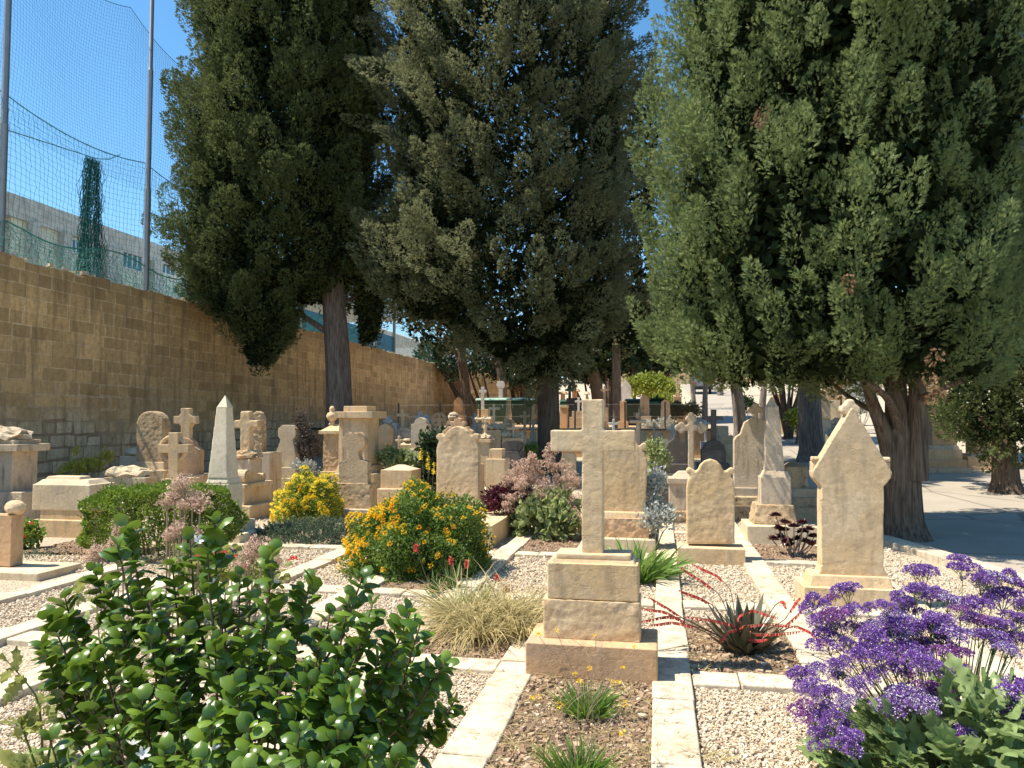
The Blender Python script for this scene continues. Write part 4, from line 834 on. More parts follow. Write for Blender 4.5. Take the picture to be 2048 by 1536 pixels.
# ---------------------------------------------------------------- buildings beyond the wall
def box(name, x0, x1, y0, y1, z0, z1, mat, parent, base):
    V = [(x, y, z) for z in (z0, z1) for x, y in ((x0, y0), (x1, y0), (x1, y1), (x0, y1))]; me = bpy.data.meshes.new(name)
    me.from_pydata([(x-base[0], y-base[1], z-base[2]) for x, y, z in V], [], CUBE[1].tolist()); return link(name, me, mat, parent)
B = (-30, 25, 3.5); r = thing('school_building', 'long weathered concrete building seen through the nets at left', 'building', B)
box('wall', -38, -30.0, 18, 60, 3.5, 9.0, M['facade'], r, B)
YR = 30.8
box('wall', -38, -30.0, YR, 60, 9.0, 11.2, M['facade'], r, B); box('wall', -38, -33.5, 18, YR, 9.0, 11.2, M['facade'], r, B)
box('parapet', -38.2, -29.8, 18, 60, 11.2, 12.3, M['facade2'], r, B)
def onX(px, py, X): q = ray(px, py); t = X/q.x; return q.y*t, EYE+q.z*t
for a_, b_ in ((52, 66), (116, 131), (172, 188), (206, 236), (300, 316)): box('pilaster', -30.0, -29.6, onX(a_, 450, -30)[0], onX(b_, 450, -30)[0], 3.5, 11.2, M['facade2'], r, B)
def window(y0, y1, z0, z1, n, x=-29.98):
    w = box('window', x-.1, x+.02, y0, y1, z0, z1, M['frame'], r, B); k = (y1-y0)/n
    for i in range(n): g_ = box('pane', x-.05, x+.035, y0+k*i+.07, y0+k*(i+1)-.07, z0+.07, z1-.07, M['glass'], w, (0, 0, 0)); g_.location = (0, 0, 0)
    for ch in w.children: ch.data.transform(Matrix.Translation((-B[0], -B[1], -B[2])))
for a_, b_, yt_, yb_, n_, X_ in ((134, 160, 474, 506, 3, -29.98), (244, 284, 488, 540, 4, -29.98), (62, 72, 460, 480, 2, -33.48), (88, 104, 471, 486, 2, -33.48), (322, 350, 500, 550, 3, -29.98)):
    ya, zt_ = onX(a_, yt_, X_); yb2, zb_ = onX(b_, (yt_+yb_)/2+6, X_); window(ya, yb2, onX((a_+b_)/2, yb_, X_)[1], onX((a_+b_)/2, yt_+3, X_)[1], n_, X_)
B = (-26, 44, 3.5); r = thing('annex_building', 'pale yellow low building beyond the nets behind the first cypress', 'building', B)
box('wall', -34, -26, 42, 75, 3.5, 8.3, M['facade'], r, B); box('roof', -34.3, -25.6, 41.8, 75.3, 8.3, 8.7, M['awning'], r, B)
B = (-17, 36, 4); r = thing('sports_pavilion', 'white roofed pavilion with blue side screens beyond the wall behind the first trunk', 'building', B)
box('roof', -22, -16.5, 33, 47, 8.0, 8.9, M['awning'], r, B); box('side_screen', -16.9, -16.8, 33, 47, 5.3, 7.0, M['blue'], r, B); box('lower_wall', -17.1, -16.95, 33, 47, 4, 5.3, M['awning'], r, B); box('side_screen', -21, -16.9, 32.9, 33.0, 5.3, 7.2, M['blue'], r, B)
for y in (33.2, 37.8, 42.4, 46.8): box('post', -16.8, -16.65, y, y+.15, 4, 8.0, M['metal'], r, B)
B = (-18, 52, 4); r = thing('greenhouse', 'pale glassy shed beyond the far end of the tall wall', 'building', B)
box('wall', -24, -15, 50, 72, 4, 6.6, M['awning'], r, B); V = [(-24, 50, 6.6), (-15, 50, 6.6), (-15, 72, 6.6), (-24, 72, 6.6), (-19.5, 50, 8.2), (-19.5, 72, 8.2)]
me = bpy.data.meshes.new('roof'); me.from_pydata([(x+18, y-52, z-4) for x, y, z in V], [], [(0, 1, 4), (1, 2, 5, 4), (2, 3, 5), (3, 0, 4, 5)]); link('roof', me, M['facade2'], r)
V = [(-60, 5, 3.6), (WX-.55, 5, 3.6), (WX-.55, 100, 3.6), (-60, 100, 3.6)]; me = bpy.data.meshes.new('g'); me.from_pydata(V, [], [(0, 1, 2, 3)]); tag(link('pitch_ground', me, M['road']), kind='structure')
# ---------------------------------------------------------------- chain link fence on the terrace
r = thing('chain_link_fence', 'low chain link fence with dark posts across the terrace', 'fence', (-5, 26.6, 1.3)); A = Acc()
y = 26.6
for px in (797, 880, 960, 1060, 1150, 1250, 1330, 1414):
    x = PT(px, 820, y)[0]+5; V, Fq = tube([(x, 0, -.1), (x, 0, .95)], .028, 8); link('post', mesh_np('post', V, Fq), M['post'], r)
x0, x1, H_ = PT(797, 820, y)[0]+5, PT(1450, 820, y)[0]+5, .85; xx = np.arange(x0-H_, x1, .085)
for sg in (1, -1):
    for x in xx:
        a, b_ = (x, 0), (x+H_, H_); 
        if sg < 0: a, b_ = (x, H_), (x+H_, 0)
        p = [np.array([a[0], 0, a[1]+.02]), np.array([b_[0], 0, b_[1]+.02])]
        if p[0][0] < x0 or p[1][0] > x1: continue
        o = [np.array([0, -.0024, .0024]), np.array([0, .003, 0]), np.array([.002, 0, -.003])]; V = np.array([p[0]+q for q in o]+[p[1]+q for q in o]); A.add(V, np.array([[0, 1, 4, 3], [1, 2, 5, 4], [2, 0, 3, 5]]))
A.build('mesh', M['wire'], r)
for z in (.05, .45, .87): V, Fq = tube([(x0, 0, z), (x1, 0, z)], .004, 4); link('tension_wire', mesh_np('tension_wire', V, Fq), M['wire'], r)
# ---------------------------------------------------------------- wheelie bins
def bin_(label, px0, px1, pyt, Y, lid='binlid', hgt=1.2):
    a, zt = PT(px0, pyt, Y); b_, _ = PT(px1, pyt, Y); c = (a+b_)/2; w = b_-a; r = thing('waste_container', label, 'bin', (c, Y, zt-hgt), 'large waste containers on the terrace')
    V = [(-w*.44, 0, .18), (w*.44, 0, .18), (w*.44, .85, .18), (-w*.44, .85, .18), (-w*.49, -.06, hgt-.1), (w*.49, -.06, hgt-.1), (w*.49, .92, hgt-.1), (-w*.49, .92, hgt-.1)]
    me = bpy.data.meshes.new('body'); me.from_pydata(V, [], CUBE[1].tolist()); o = link('body', me, M['bin'], r); bm_ = o.modifiers.new('b', 'BEVEL'); bm_.width = .04; bm_.segments = 3
    V = [(-w*.51, -.09, hgt-.09), (w*.51, -.09, hgt-.09), (w*.51, .94, hgt-.09), (-w*.51, .94, hgt-.09), (-w*.5, -.04, hgt), (w*.5, -.04, hgt), (w*.5, .8, hgt+.05), (-w*.5, .8, hgt+.05)]
    me = bpy.data.meshes.new('lid'); me.from_pydata(V, [], CUBE[1].tolist()); o = link('lid', me, M[lid], r); bm_ = o.modifiers.new('b', 'BEVEL'); bm_.width = .03; bm_.segments = 3
    for x in (-w*.38, w*.38):
        V, Fq = tube([(x-.03, .1, .09), (x+.03, .1, .09)], .09, 12); link('wheel', mesh_np('wheel', V, [Fq, np.arange(12)[None, ::-1], np.arange(12, 24)[None]]), M['rubber'], r)
        V, Fq = tube([(x, -.1, hgt-.4), (x, -.13, hgt-.25)], .02, 6); link('handle', mesh_np('handle', V, Fq), M['binlid'], r)
bin_('green waste container with faded lid left of the white wheel head cross', 952, 1014, 797, 33); bin_('green waste container with faded lid left of the thick grey trunk', 1021, 1065, 797, 31.5)
bin_('black green waste container right of the slim pale trunk', 1249, 1282, 799, 30.5, 'bin'); bin_('dark waste container beside the far hedge behind the fence', 1297, 1325, 804, 31.5, 'bin'); bin_('black lidded container left of the big cross head behind the dark block', 1119, 1134, 800, 35, 'bin')
# ---------------------------------------------------------------- parked lorry far up the road
Y = 80; a, zt = PT(1384, 745, Y); b_, zb = PT(1426, 790, Y); z0 = hg(Y); c = (a+b_)/2; w = b_-a; r = thing('parked_van', 'grey van seen from behind at the far end of the road', 'van', (c, Y, z0))
V = [(-w/2, 0, .75), (w/2, 0, .75), (w/2, 5, .75), (-w/2, 5, .75), (-w*.46, .12, 2.7), (w*.46, .12, 2.7), (w*.46, 5, 2.7), (-w*.46, 5, 2.7)]
me = bpy.data.meshes.new('body'); me.from_pydata(V, [], CUBE[1].tolist()); o = link('body', me, M['van'], r); bm_ = o.modifiers.new('b', 'BEVEL'); bm_.width = .12; bm_.segments = 3
def bx(name, x0, x1, y0, y1, z0_, z1, mat): me = bpy.data.meshes.new(name); me.from_pydata([(x, y, z) for z in (z0_, z1) for x, y in ((x0, y0), (x1, y0), (x1, y1), (x0, y1))], [], CUBE[1].tolist()); return link(name, me, mat, r)
bx('rear_window', -w*.36, w*.36, -.02, .1, 1.7, 2.4, M['glass']); bx('bumper', -w*.5, w*.5, -.15, .05, .5, .78, M['rubber'])
for x in (-w*.38, w*.38):
    V, Fq = tube([(x-.13, .8, .36), (x+.13, .8, .36)], .36, 14); link('wheel', mesh_np('wheel', V, [Fq, np.arange(14)[None, ::-1], np.arange(14, 28)[None]]), M['rubber'], r); bx('tail_light', x-.1, x+.1, -.03, .05, 1.0, 1.3, M['coral'])
bx('mirror', w*.5, w*.5+.25, 3.8, 3.9, 1.7, 2.2, M['rubber'])
# ---------------------------------------------------------------- trees
def plume(A, c, D, L, Rp, n, size, mat, T, g, upb=.0, jit=.35):
    """one branch end: fronds round an axis"""
    t = g.random(n)**.8; D = D/np.linalg.norm(D); ref = g.normal(size=(n, 3)); rad = nrm(ref-(ref@D)[:, None]*D[None]); prof = np.sin(np.pi*(.12+.88*t)**1.1)**.7+.1
    rho = (.55+.45*g.random(n)**.5)*Rp*prof; P = c+D*(L*(t-.35))[:, None]+rad*rho[:, None]
    d = D*.75+rad*(.75*(1-t*.6))[:, None]+g.normal(size=(n, 3))*jit; d[:, 2] += upb
    V, Fq = inst(T[0], T[1], P, d, size*g.uniform(.7, 1.3, n)); A.add(V, Fq, mat)
def env(table, Y, shrink=.0):
    """outline seen from the camera -> heights, centres and radii of a round crown whose axis stands at distance Y"""
    rows = []
    for py, a, b_ in table:
        qa, qb = ray(a, py), ray(b_, py); ta, tb_ = math.atan2(qa.x, qa.y), math.atan2(qb.x, qb.y); tc = (ta+tb_)/2; d = Y/math.cos(tc); r_ = d*math.sin((tb_-ta)/2)
        z = EYE+(qa.z/math.hypot(qa.x, qa.y)+qb.z/math.hypot(qb.x, qb.y))/2*d; rows.append((z, d*math.sin(tc), max(r_-shrink, r_*.4)))
    rows.sort(); return np.array(rows)
def cypress(name, label, Y, tables, trunk, mat, bark, size, dens, L=(.5, .9), Rp=(.14, .24), nf=45, T=T_FROND2, seed=1, up=.9, shade=1500, limbs=10, yc=0, depthf=1.0, extra=(), k=16, kkp=(.58, .30, .09, .03)):
    g = np.random.default_rng(seed); base = trunk[0]; bx_, bz = PT(base[0], base[1], Y); bz = hg(Y)
    root = thing(name, label, 'tree', (bx_, Y, bz)); off = np.array([bx_, Y, bz])
    path = []; rad = []
    for px, py, rp in trunk:
        x, z = PT(px, py, Y); path.append((x, Y, z)); rad.append(rp/F*Y*1.0)
    path[0] = (path[0][0], Y, bz-.1); P_ = spline(path, 26); rr2 = np.interp(np.linspace(0, 1, 26), np.linspace(0, 1, len(rad)), rad); rr2[0] *= 1.5; rr2[1] *= 1.25; rr2[2] *= 1.1
    V, Fq = tube(P_-off, rr2, 28, .05, seed=seed); link('trunk', mesh_np('trunk', V, Fq, True), M[bark], root)
    A = Acc(); tops = []
    for tb, dn, ycc in tables:
        E_ = env(tb, Y+ycc, L[0]*.3); z0, z1 = E_[0, 0], E_[-1, 0]; area = float(np.sum((E_[1:, 2]+E_[:-1, 2])*.5*np.diff(E_[:, 0])))*2*math.pi*depthf
        n = int(area*dn); zz = np.interp(g.random(n), np.cumsum(np.r_[0, np.diff(E_[:, 0])*(E_[1:, 2]+E_[:-1, 2])])/np.sum(np.diff(E_[:, 0])*(E_[1:, 2]+E_[:-1, 2])), E_[:, 0])
        ph = g.uniform(0, 2*math.pi, n); kk = g.choice([1.0, .88, .70, .4], n, p=kkp); r_ = np.interp(zz, E_[:, 0], E_[:, 2]); cx = np.interp(zz, E_[:, 0], E_[:, 1])
        lum = .97+.06*np.sin(ph*3+zz*2.1+seed)+.07*np.sin(ph*7-zz*4.7)+g.normal(size=n)*.055
        for i in range(n):
            u = np.array([math.cos(ph[i]), math.sin(ph[i])*depthf, 0]); back = u[1] > .35
            if back and g.random() < .6: continue
            l = g.uniform(*L); rp = g.uniform(*Rp); r2 = max(r_[i]*kk[i]*lum[i]-rp*.8, .02); c = np.array([cx[i], Y+ycc, zz[i]])+u*r2
            D = u*.55+np.array([0, 0, up])+g.normal(size=3)*.22; zr = (zz[i]-z0)/(z1-z0)
            if zr < .12: D[2] -= 1.0*(1-zr/.12)
            c[2] = max(c[2], z0+.1)
            plume(A, c-off, D, l, rp, int(nf*(1 if not back else .5)*(1 if kk[i] > .7 else .6)), size*(1 if not back else 1.5), 0, T, g)
            if kk[i] < .7: tops.append(c-off)
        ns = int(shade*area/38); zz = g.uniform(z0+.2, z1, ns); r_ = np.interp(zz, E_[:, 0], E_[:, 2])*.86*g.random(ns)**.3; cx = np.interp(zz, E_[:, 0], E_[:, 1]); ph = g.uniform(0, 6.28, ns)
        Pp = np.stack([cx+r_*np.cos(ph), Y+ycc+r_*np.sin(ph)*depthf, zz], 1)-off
        V, Fq = inst(T_LEAF[0], T_LEAF[1], Pp, g.normal(size=(ns, 3))+np.array([0, 0, .8]), g.uniform(.13, .28, ns)*max(size/.12, .8)); A.add(V, Fq, 1)  # inner filler leaves, coloured dark as painted shade and to close sky gaps
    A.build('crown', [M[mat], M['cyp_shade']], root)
    g.shuffle(tops)
    for c in tops[:limbs]:
        c = np.array(c); z = c[2]-abs(c[0])*.6-.3; j = int(np.argmin(abs((P_-off)[:, 2]-z))); s0 = (P_-off)[j]
        V, Fq = tube(spline([s0, s0*.5+c*.5+np.array([0, 0, -.15]), c], 8), np.linspace(rr2[j]*.32, .015, 8), 7); link('limb', mesh_np('limb', V, Fq, True), M[bark], root)
    for pts, r0 in extra:
        q = []
        for px, py, dy in pts: x, z = PT(px, py, Y+dy); q.append((x, Y+dy, z))
        q = spline(q, 14); V, Fq = tube(q-off, np.linspace(r0, r0*.45, 14), 12, .06, seed=int(r0*1000)+len(q)); link('limb', mesh_np('limb', V, Fq, True), M[bark], root)
    return root
cypress('cypress_tree', 'dense dark cypress with leaning grey trunk beside the tall wall', 19.5,
        [([(-420, 500, 640), (-250, 430, 720), (-100, 378, 760), (0, 352, 785), (90, 375, 790), (200, 362, 790), (300, 332, 785), (420, 330, 790), (520, 325, 785), (570, 345, 740), (610, 400, 690)], 6.2, 0), ([(560, 350, 560), (620, 395, 618), (670, 455, 610), (715, 480, 560), (742, 500, 535)], 9, -1.2), ([(540, 690, 800), (600, 690, 790), (660, 705, 770), (700, 720, 750)], 5, .8)],
        [(684, 815, 26), (676, 720, 25), (668, 620, 23), (664, 545, 21), (655, 300, 16), (640, 0, 10), (600, -500, 4)], 'cyp_dark', 'bark_grey', .088, 4.6, L=(.6, 1.35), Rp=(.16, .33), nf=280, seed=1, shade=12000)
cypress('cypress_tree', 'huge olive cypress with thick straight trunk in the middle showing sky gaps', 20.3,
        [([(-500, 930, 1080), (-300, 840, 1180), (-100, 760, 1260), (0, 745, 1290), (120, 745, 1300), (230, 735, 1290), (320, 750, 1285), (420, 800, 1270), (500, 770, 1270), (560, 735, 1275), (620, 800, 1270), (680, 900, 1230), (720, 985, 1170), (765, 1050, 1120)], 5.2, -.6), ([(430, 720, 980), (520, 722, 960), (580, 722, 950), (620, 790, 930), (650, 850, 920)], 6, -1.5)],
        [(1098, 945, 25), (1098, 860, 23), (1097, 760, 22), (1092, 600, 20), (1080, 300, 15), (1050, 0, 10), (980, -500, 4)], 'cyp_olive', 'bark_brown', .092, 3, L=(.6, 1.45), Rp=(.13, .25), nf=250, seed=2, up=.45, shade=6500, limbs=24, kkp=(.48, .34, .13, .05))
cypress('cypress_tree', 'second olive cypress with thin dark trunk left of the middle one', 29.5,
        [([(100, 800, 960), (250, 790, 990), (400, 770, 1000), (520, 740, 1000), (600, 735, 990), (660, 790, 985), (700, 830, 970)], 2.6, 0)],
        [(938, 852, 10), (932, 780, 9.5), (921, 700, 9), (905, 550, 8), (890, 300, 6), (880, 100, 3)], 'cyp_olive', 'bark_brown', .15, 2.5, L=(.6, 1.1), Rp=(.18, .3), nf=40, seed=3, up=.3, shade=700)
cypress('cypress_tree', 'slim pale trunked cypress right of the big cross head', 30.0,
        [([(150, 1190, 1330), (300, 1170, 1340), (450, 1160, 1330), (580, 1150, 1330), (660, 1160, 1310), (705, 1200, 1270)], 2.8, 0)],
        [(1236, 855, 9), (1233, 780, 8.5), (1232, 690, 7.5), (1230, 500, 6), (1240, 200, 3)], 'cyp_olive', 'bark_pale', .15, 2.5, L=(.6, 1.1), Rp=(.18, .3), nf=40, seed=4, up=.4, shade=1500)
cypress('juniper_tree', 'big bright green conifer with multi stemmed trunk on the right', 11.3,
        [([(-500, 1450, 2000), (-200, 1350, 2120), (0, 1322, 2150), (90, 1308, 2160), (200, 1318, 2140), (330, 1300, 2130), (450, 1292, 2120), (560, 1300, 2110), (640, 1312, 2090), (700, 1325, 2070), (752, 1380, 2050), (776, 1560, 1980), (785, 1700, 1880)], 9.0, .5)],
        [(1812, 1085, 36), (1808, 1020, 32), (1804, 930, 30), (1800, 870, 26), (1790, 800, 17), (1780, 600, 12), (1740, 100, 6)], 'cyp_green', 'bark_brown', .072, 7, L=(.4, 1.0), Rp=(.09, .18), nf=220, T=T_FROND, seed=5, up=1.3, shade=14000, limbs=30,
        extra=[([(1790, 960, -.08), (1768, 860, -.1), (1742, 800, -.2), (1728, 730, -.3)], .12), ([(1830, 960, -.1), (1836, 860, -.12), (1834, 760, -.1), (1840, 650, 0)], .16), ([(1800, 900, 0), (1792, 830, -.2), (1772, 790, -.6), (1730, 765, -1.0)], .07), ([(1822, 880, .1), (1830, 800, -.1), (1870, 785, -.5), (1925, 760, -.9)], .06), ([(1806, 880, .15), (1812, 830, .2), (1804, 740, .3)], .08)])
cypress('cypress_tree', 'ribbed dark trunked cypress behind the gabled gravestone', 24.0,
        [([(-200, 1500, 1760), (200, 1440, 1800), (500, 1420, 1820), (650, 1450, 1800), (730, 1500, 1760)], 1.4, .5)],
        [(1625, 925, 24), (1621, 860, 21), (1618, 770, 19), (1620, 600, 15), (1620, 200, 8)], 'cyp_dark', 'bark_grey', .2, 2, L=(.7, 1.2), Rp=(.2, .35), nf=30, seed=6, shade=1500)
cypress('cypress_tree', 'dark trunked cypress on the terrace edge behind the black cross', 33.0,
        [([(300, 1400, 1520), (500, 1380, 1540), (700, 1400, 1530), (765, 1430, 1500)], 2, .5)],
        [(1480, 864, 10), (1475, 800, 10), (1470, 760, 9), (1465, 500, 6)], 'cyp_dark', 'bark_grey', .2, 2, L=(.7, 1.2), Rp=(.2, .35), nf=26, seed=7, shade=1500)
cypress('cypress_tree', 'pale leaning trunked cypress just right of the terrace pier', 30.5,
        [([(300, 1420, 1560), (600, 1420, 1560), (740, 1440, 1530)], 1.5, .5)],
        [(1488, 872, 9), (1482, 820, 8), (1472, 750, 7), (1465, 500, 5)], 'cyp_dark', 'bark_pale', .2, 2, L=(.7, 1.2), Rp=(.2, .35), nf=26, seed=8, shade=1000)
cypress('cypress_tree', 'black shaded conifer at the right edge with low hanging foliage', 17.6,
        [([(300, 1960, 2400), (560, 1950, 2420), (700, 1880, 2400), (780, 1850, 2360), (840, 1862, 2300), (885, 1915, 2200), (905, 1960, 2120)], 10, 0)],
        [(2014, 990, 24), (2010, 920, 20), (2006, 860, 18), (2020, 700, 14), (2060, 300, 8)], 'cyp_dark', 'bark_brown', .09, 5, L=(.4, .9), Rp=(.14, .24), nf=150, seed=9, up=.5, shade=4000,
        extra=[([(2012, 900, 0), (1990, 865, -.3), (1960, 835, -.8)], .05)])
jn = [o for o in bpy.data.objects if o.name.startswith('juniper_tree')][0]; A = Acc(); g = np.random.default_rng(77)
for px, py, k_ in ((1862, 742, 2), (1838, 752, 2), (1522, 215, 2), (1690, 560, 1)):
    x, z = PT(px, py, 9.2)
    for q in range(k_): plume(A, np.array([x, 9.2, z])-np.array(jn.location)+g.normal(size=3)*[.09, .1, .07], np.array([g.normal()*.4, -.3, -.8]), .22, .06, 40, .06, 0, T_FROND, g)
A.build('dead_foliage', M['deadleaf'], jn)
for i, (lb, cx, yb, Yd, lean, bk) in enumerate((('slim pale trunk by the van left of the road', 1390, 830, 60, 12, 'bark_pale'), ('thin pale trunk crossing the road view', 1408, 838, 52, -6, 'bark_pale'), ('tall grey trunk right of the van', 1440, 795, 78, -3, 'bark_grey'), ('leaning white barked trunk above the leaf cross finial', 1520, 852, 40, -14, 'bark_pale'))):
    r = thing('slender_tree', lb, 'tree', (*[PT(cx, yb, Yd)[0], Yd], hg(Yd))); x0, z0 = PT(cx, yb, Yd); pts = [PT(cx-lean*t, yb-130*t, Yd) for t in (0, .4, .8, 1.6)]
    V, Fq = tube(spline([(p[0]-x0, 0, p[1]-hg(Yd)-(0 if k_ else .3)) for k_, p in enumerate(pts)], 12), np.linspace(.2 if i != 2 else .35, .1, 12), 10, .05, seed=i); link('trunk', mesh_np('trunk', V, Fq, True), M[bk], r)
    A = Acc(); g = np.random.default_rng(i); top = np.array([pts[3][0]-x0, 0, pts[3][1]-hg(Yd)])
    for q in range(60): plume(A, top+g.normal(size=3)*[1.0, .9, 1.2], g.normal(size=3)+[0, 0, .6], .8, .3, 26, .2, 0, T_FROND2, g)
    A.build('crown', [M['cyp_dark']], r)
A = Acc(); g = np.random.default_rng(55)
for i in range(30):
    cx = g.uniform(-14, 50); cz = g.uniform(9, 13.5); P = np.array([cx, 109+g.random()*4, cz])+g.normal(size=(700, 3))*[2.6, 1.6, 2.0]; V, Fq = inst(*T_LEAF, P, g.normal(size=P.shape)+[0, 0, .4], .55); A.add(V, Fq)
tag(A.build('far_trees', M['broad_dark']), 'dark mass of far off trees behind the rear wall', 'trees', kind='stuff')
# broadleaf crowns and shrubs -------------------------------------------------
def shrub(name, label, cat, base, lobes, n, size, mat, clump=.12, T=T_LEAF, up=.25, seed=0, stems=6, stemmat='stem_brown', shell=.55, group=None, extra_mats=(), part='foliage', srad=.012):
    """lobes: (x, y, z, rx, ry, rz) relative to base; leaves gathered in clumps near each lobe's surface"""
    g = np.random.default_rng(seed); r = thing(name, label, cat, base, group); A = Acc(); vol = np.array([l[3]*l[5]+l[3]*l[4] for l in lobes]); vol = vol/vol.sum()
    for l, f in zip(lobes, vol):
        m_ = int(n*f); nc = max(6, m_//14); d = nrm(g.normal(size=(nc, 3))); d[:, 2] = np.where(d[:, 2] < -.55, -d[:, 2], d[:, 2]); rr3 = shell+(1-shell)*g.random(nc)**.5; rr3 *= 1+.10*np.sin(d[:, 0]*7+seed)*np.cos(d[:, 2]*6)
        C_ = np.array(l[:3])+d*rr3[:, None]*np.array(l[3:6]); idx = g.integers(0, nc, m_); P = C_[idx]+g.normal(size=(m_, 3))*clump*.5; D = d[idx]*.7+g.normal(size=(m_, 3))*.6; D[:, 2] += up
        P[:, 2] = np.maximum(P[:, 2], .015); V, Fq = inst(T[0], T[1], P, D, size*g.uniform(.65, 1.3, m_), U=d[idx]+g.normal(size=(m_, 3))*.5); A.add(V, Fq)
    A.build(part, M[mat], r)
    if stems:
        SA = Acc()
        for i in range(stems):
            l = lobes[i % len(lobes)]; e = np.array(l[:3])+g.normal(size=3)*np.array(l[3:6])*.35; s0 = np.array([g.normal()*.03, g.normal()*.03, 0]) if len(lobes) < 3 else np.array([l[0]*.4, l[1]*.4, 0])
            V, Fq = tube(spline([s0, s0*.5+e*.5+g.normal(size=3)*.03, e], 7), np.linspace(srad, srad*.3, 7), 6); SA.add(V, Fq)
        SA.build('stems', M[stemmat], r, True)
    return r
def at(px, Y, py=900): return (PT(px, py, Y)[0], Y, hg(Y))
def lob(b, px, py, rx, ry, Y, ryd=None):
    x, z = PT(px, py, Y); k_ = (PT(px+10, py, Y)[0]-x)/10; return (x-b[0], Y-b[1], z-b[2], rx*k_, ryd or rx*k_*.9, ry*k_)
for lb, Y, ls, n, sz, mt, tr, sd_ in (
    ('dark spreading broadleaf tree with leaning black trunk behind the big cross', 46, [(1150, 722, 55, 44), (1230, 712, 70, 46), (1120, 650, 55, 60), (1200, 630, 80, 60), (1290, 660, 60, 60), (1180, 745, 40, 22)], 26000, .34, 'broad_dark', [(1203, 800, 13), (1190, 750, 12), (1170, 690, 10)], 31),
    ('dark broadleaf tree behind the slim pale trunk', 50, [(1300, 728, 60, 34), (1365, 712, 55, 42), (1330, 630, 70, 70), (1400, 650, 60, 60)], 22000, .3, 'broad_dark', [(1215, 805, 12), (1222, 760, 11), (1240, 700, 9)], 32),
    ('light leafy tree hanging over the end wall behind the thin dark trunk', 41, [(900, 745, 22, 22), (960, 735, 30, 18), (860, 715, 30, 30), (930, 700, 60, 30)], 4500, .2, 'broad_dark', [(1012, 830, 9), (1005, 760, 9), (985, 700, 7)], 33),
    ('green broadleaf tree behind the bins', 43, [(1045, 765, 30, 28), (1075, 755, 25, 25), (1020, 740, 40, 25)], 3500, .22, 'broad_dark', [(1050, 830, 7), (1050, 780, 6)], 34)):
    b0 = at(tr[0][0], Y); r = shrub('broadleaf_tree', lb, 'tree', b0, [lob(b0, x, y, rx, ry, Y+i*.4) for i, (x, y, rx, ry) in enumerate(ls)], n, sz, mt, .35, seed=sd_, stems=8, srad=.12, shell=.3, part='crown')
    q = [PT(x, y, Y) for x, y, _ in tr]; V, Fq = tube(spline([(x-b0[0], 0, (z-b0[2] if j else -.3)) for j, (x, z) in enumerate(q)], 10), np.interp(np.linspace(0, 1, 10), [0, 1], [tr[0][2]/F*Y, tr[-1][2]/F*Y]), 12, .08, seed=sd_); link('trunk', mesh_np('trunk', V, Fq, True), M['bark_brown'], r)
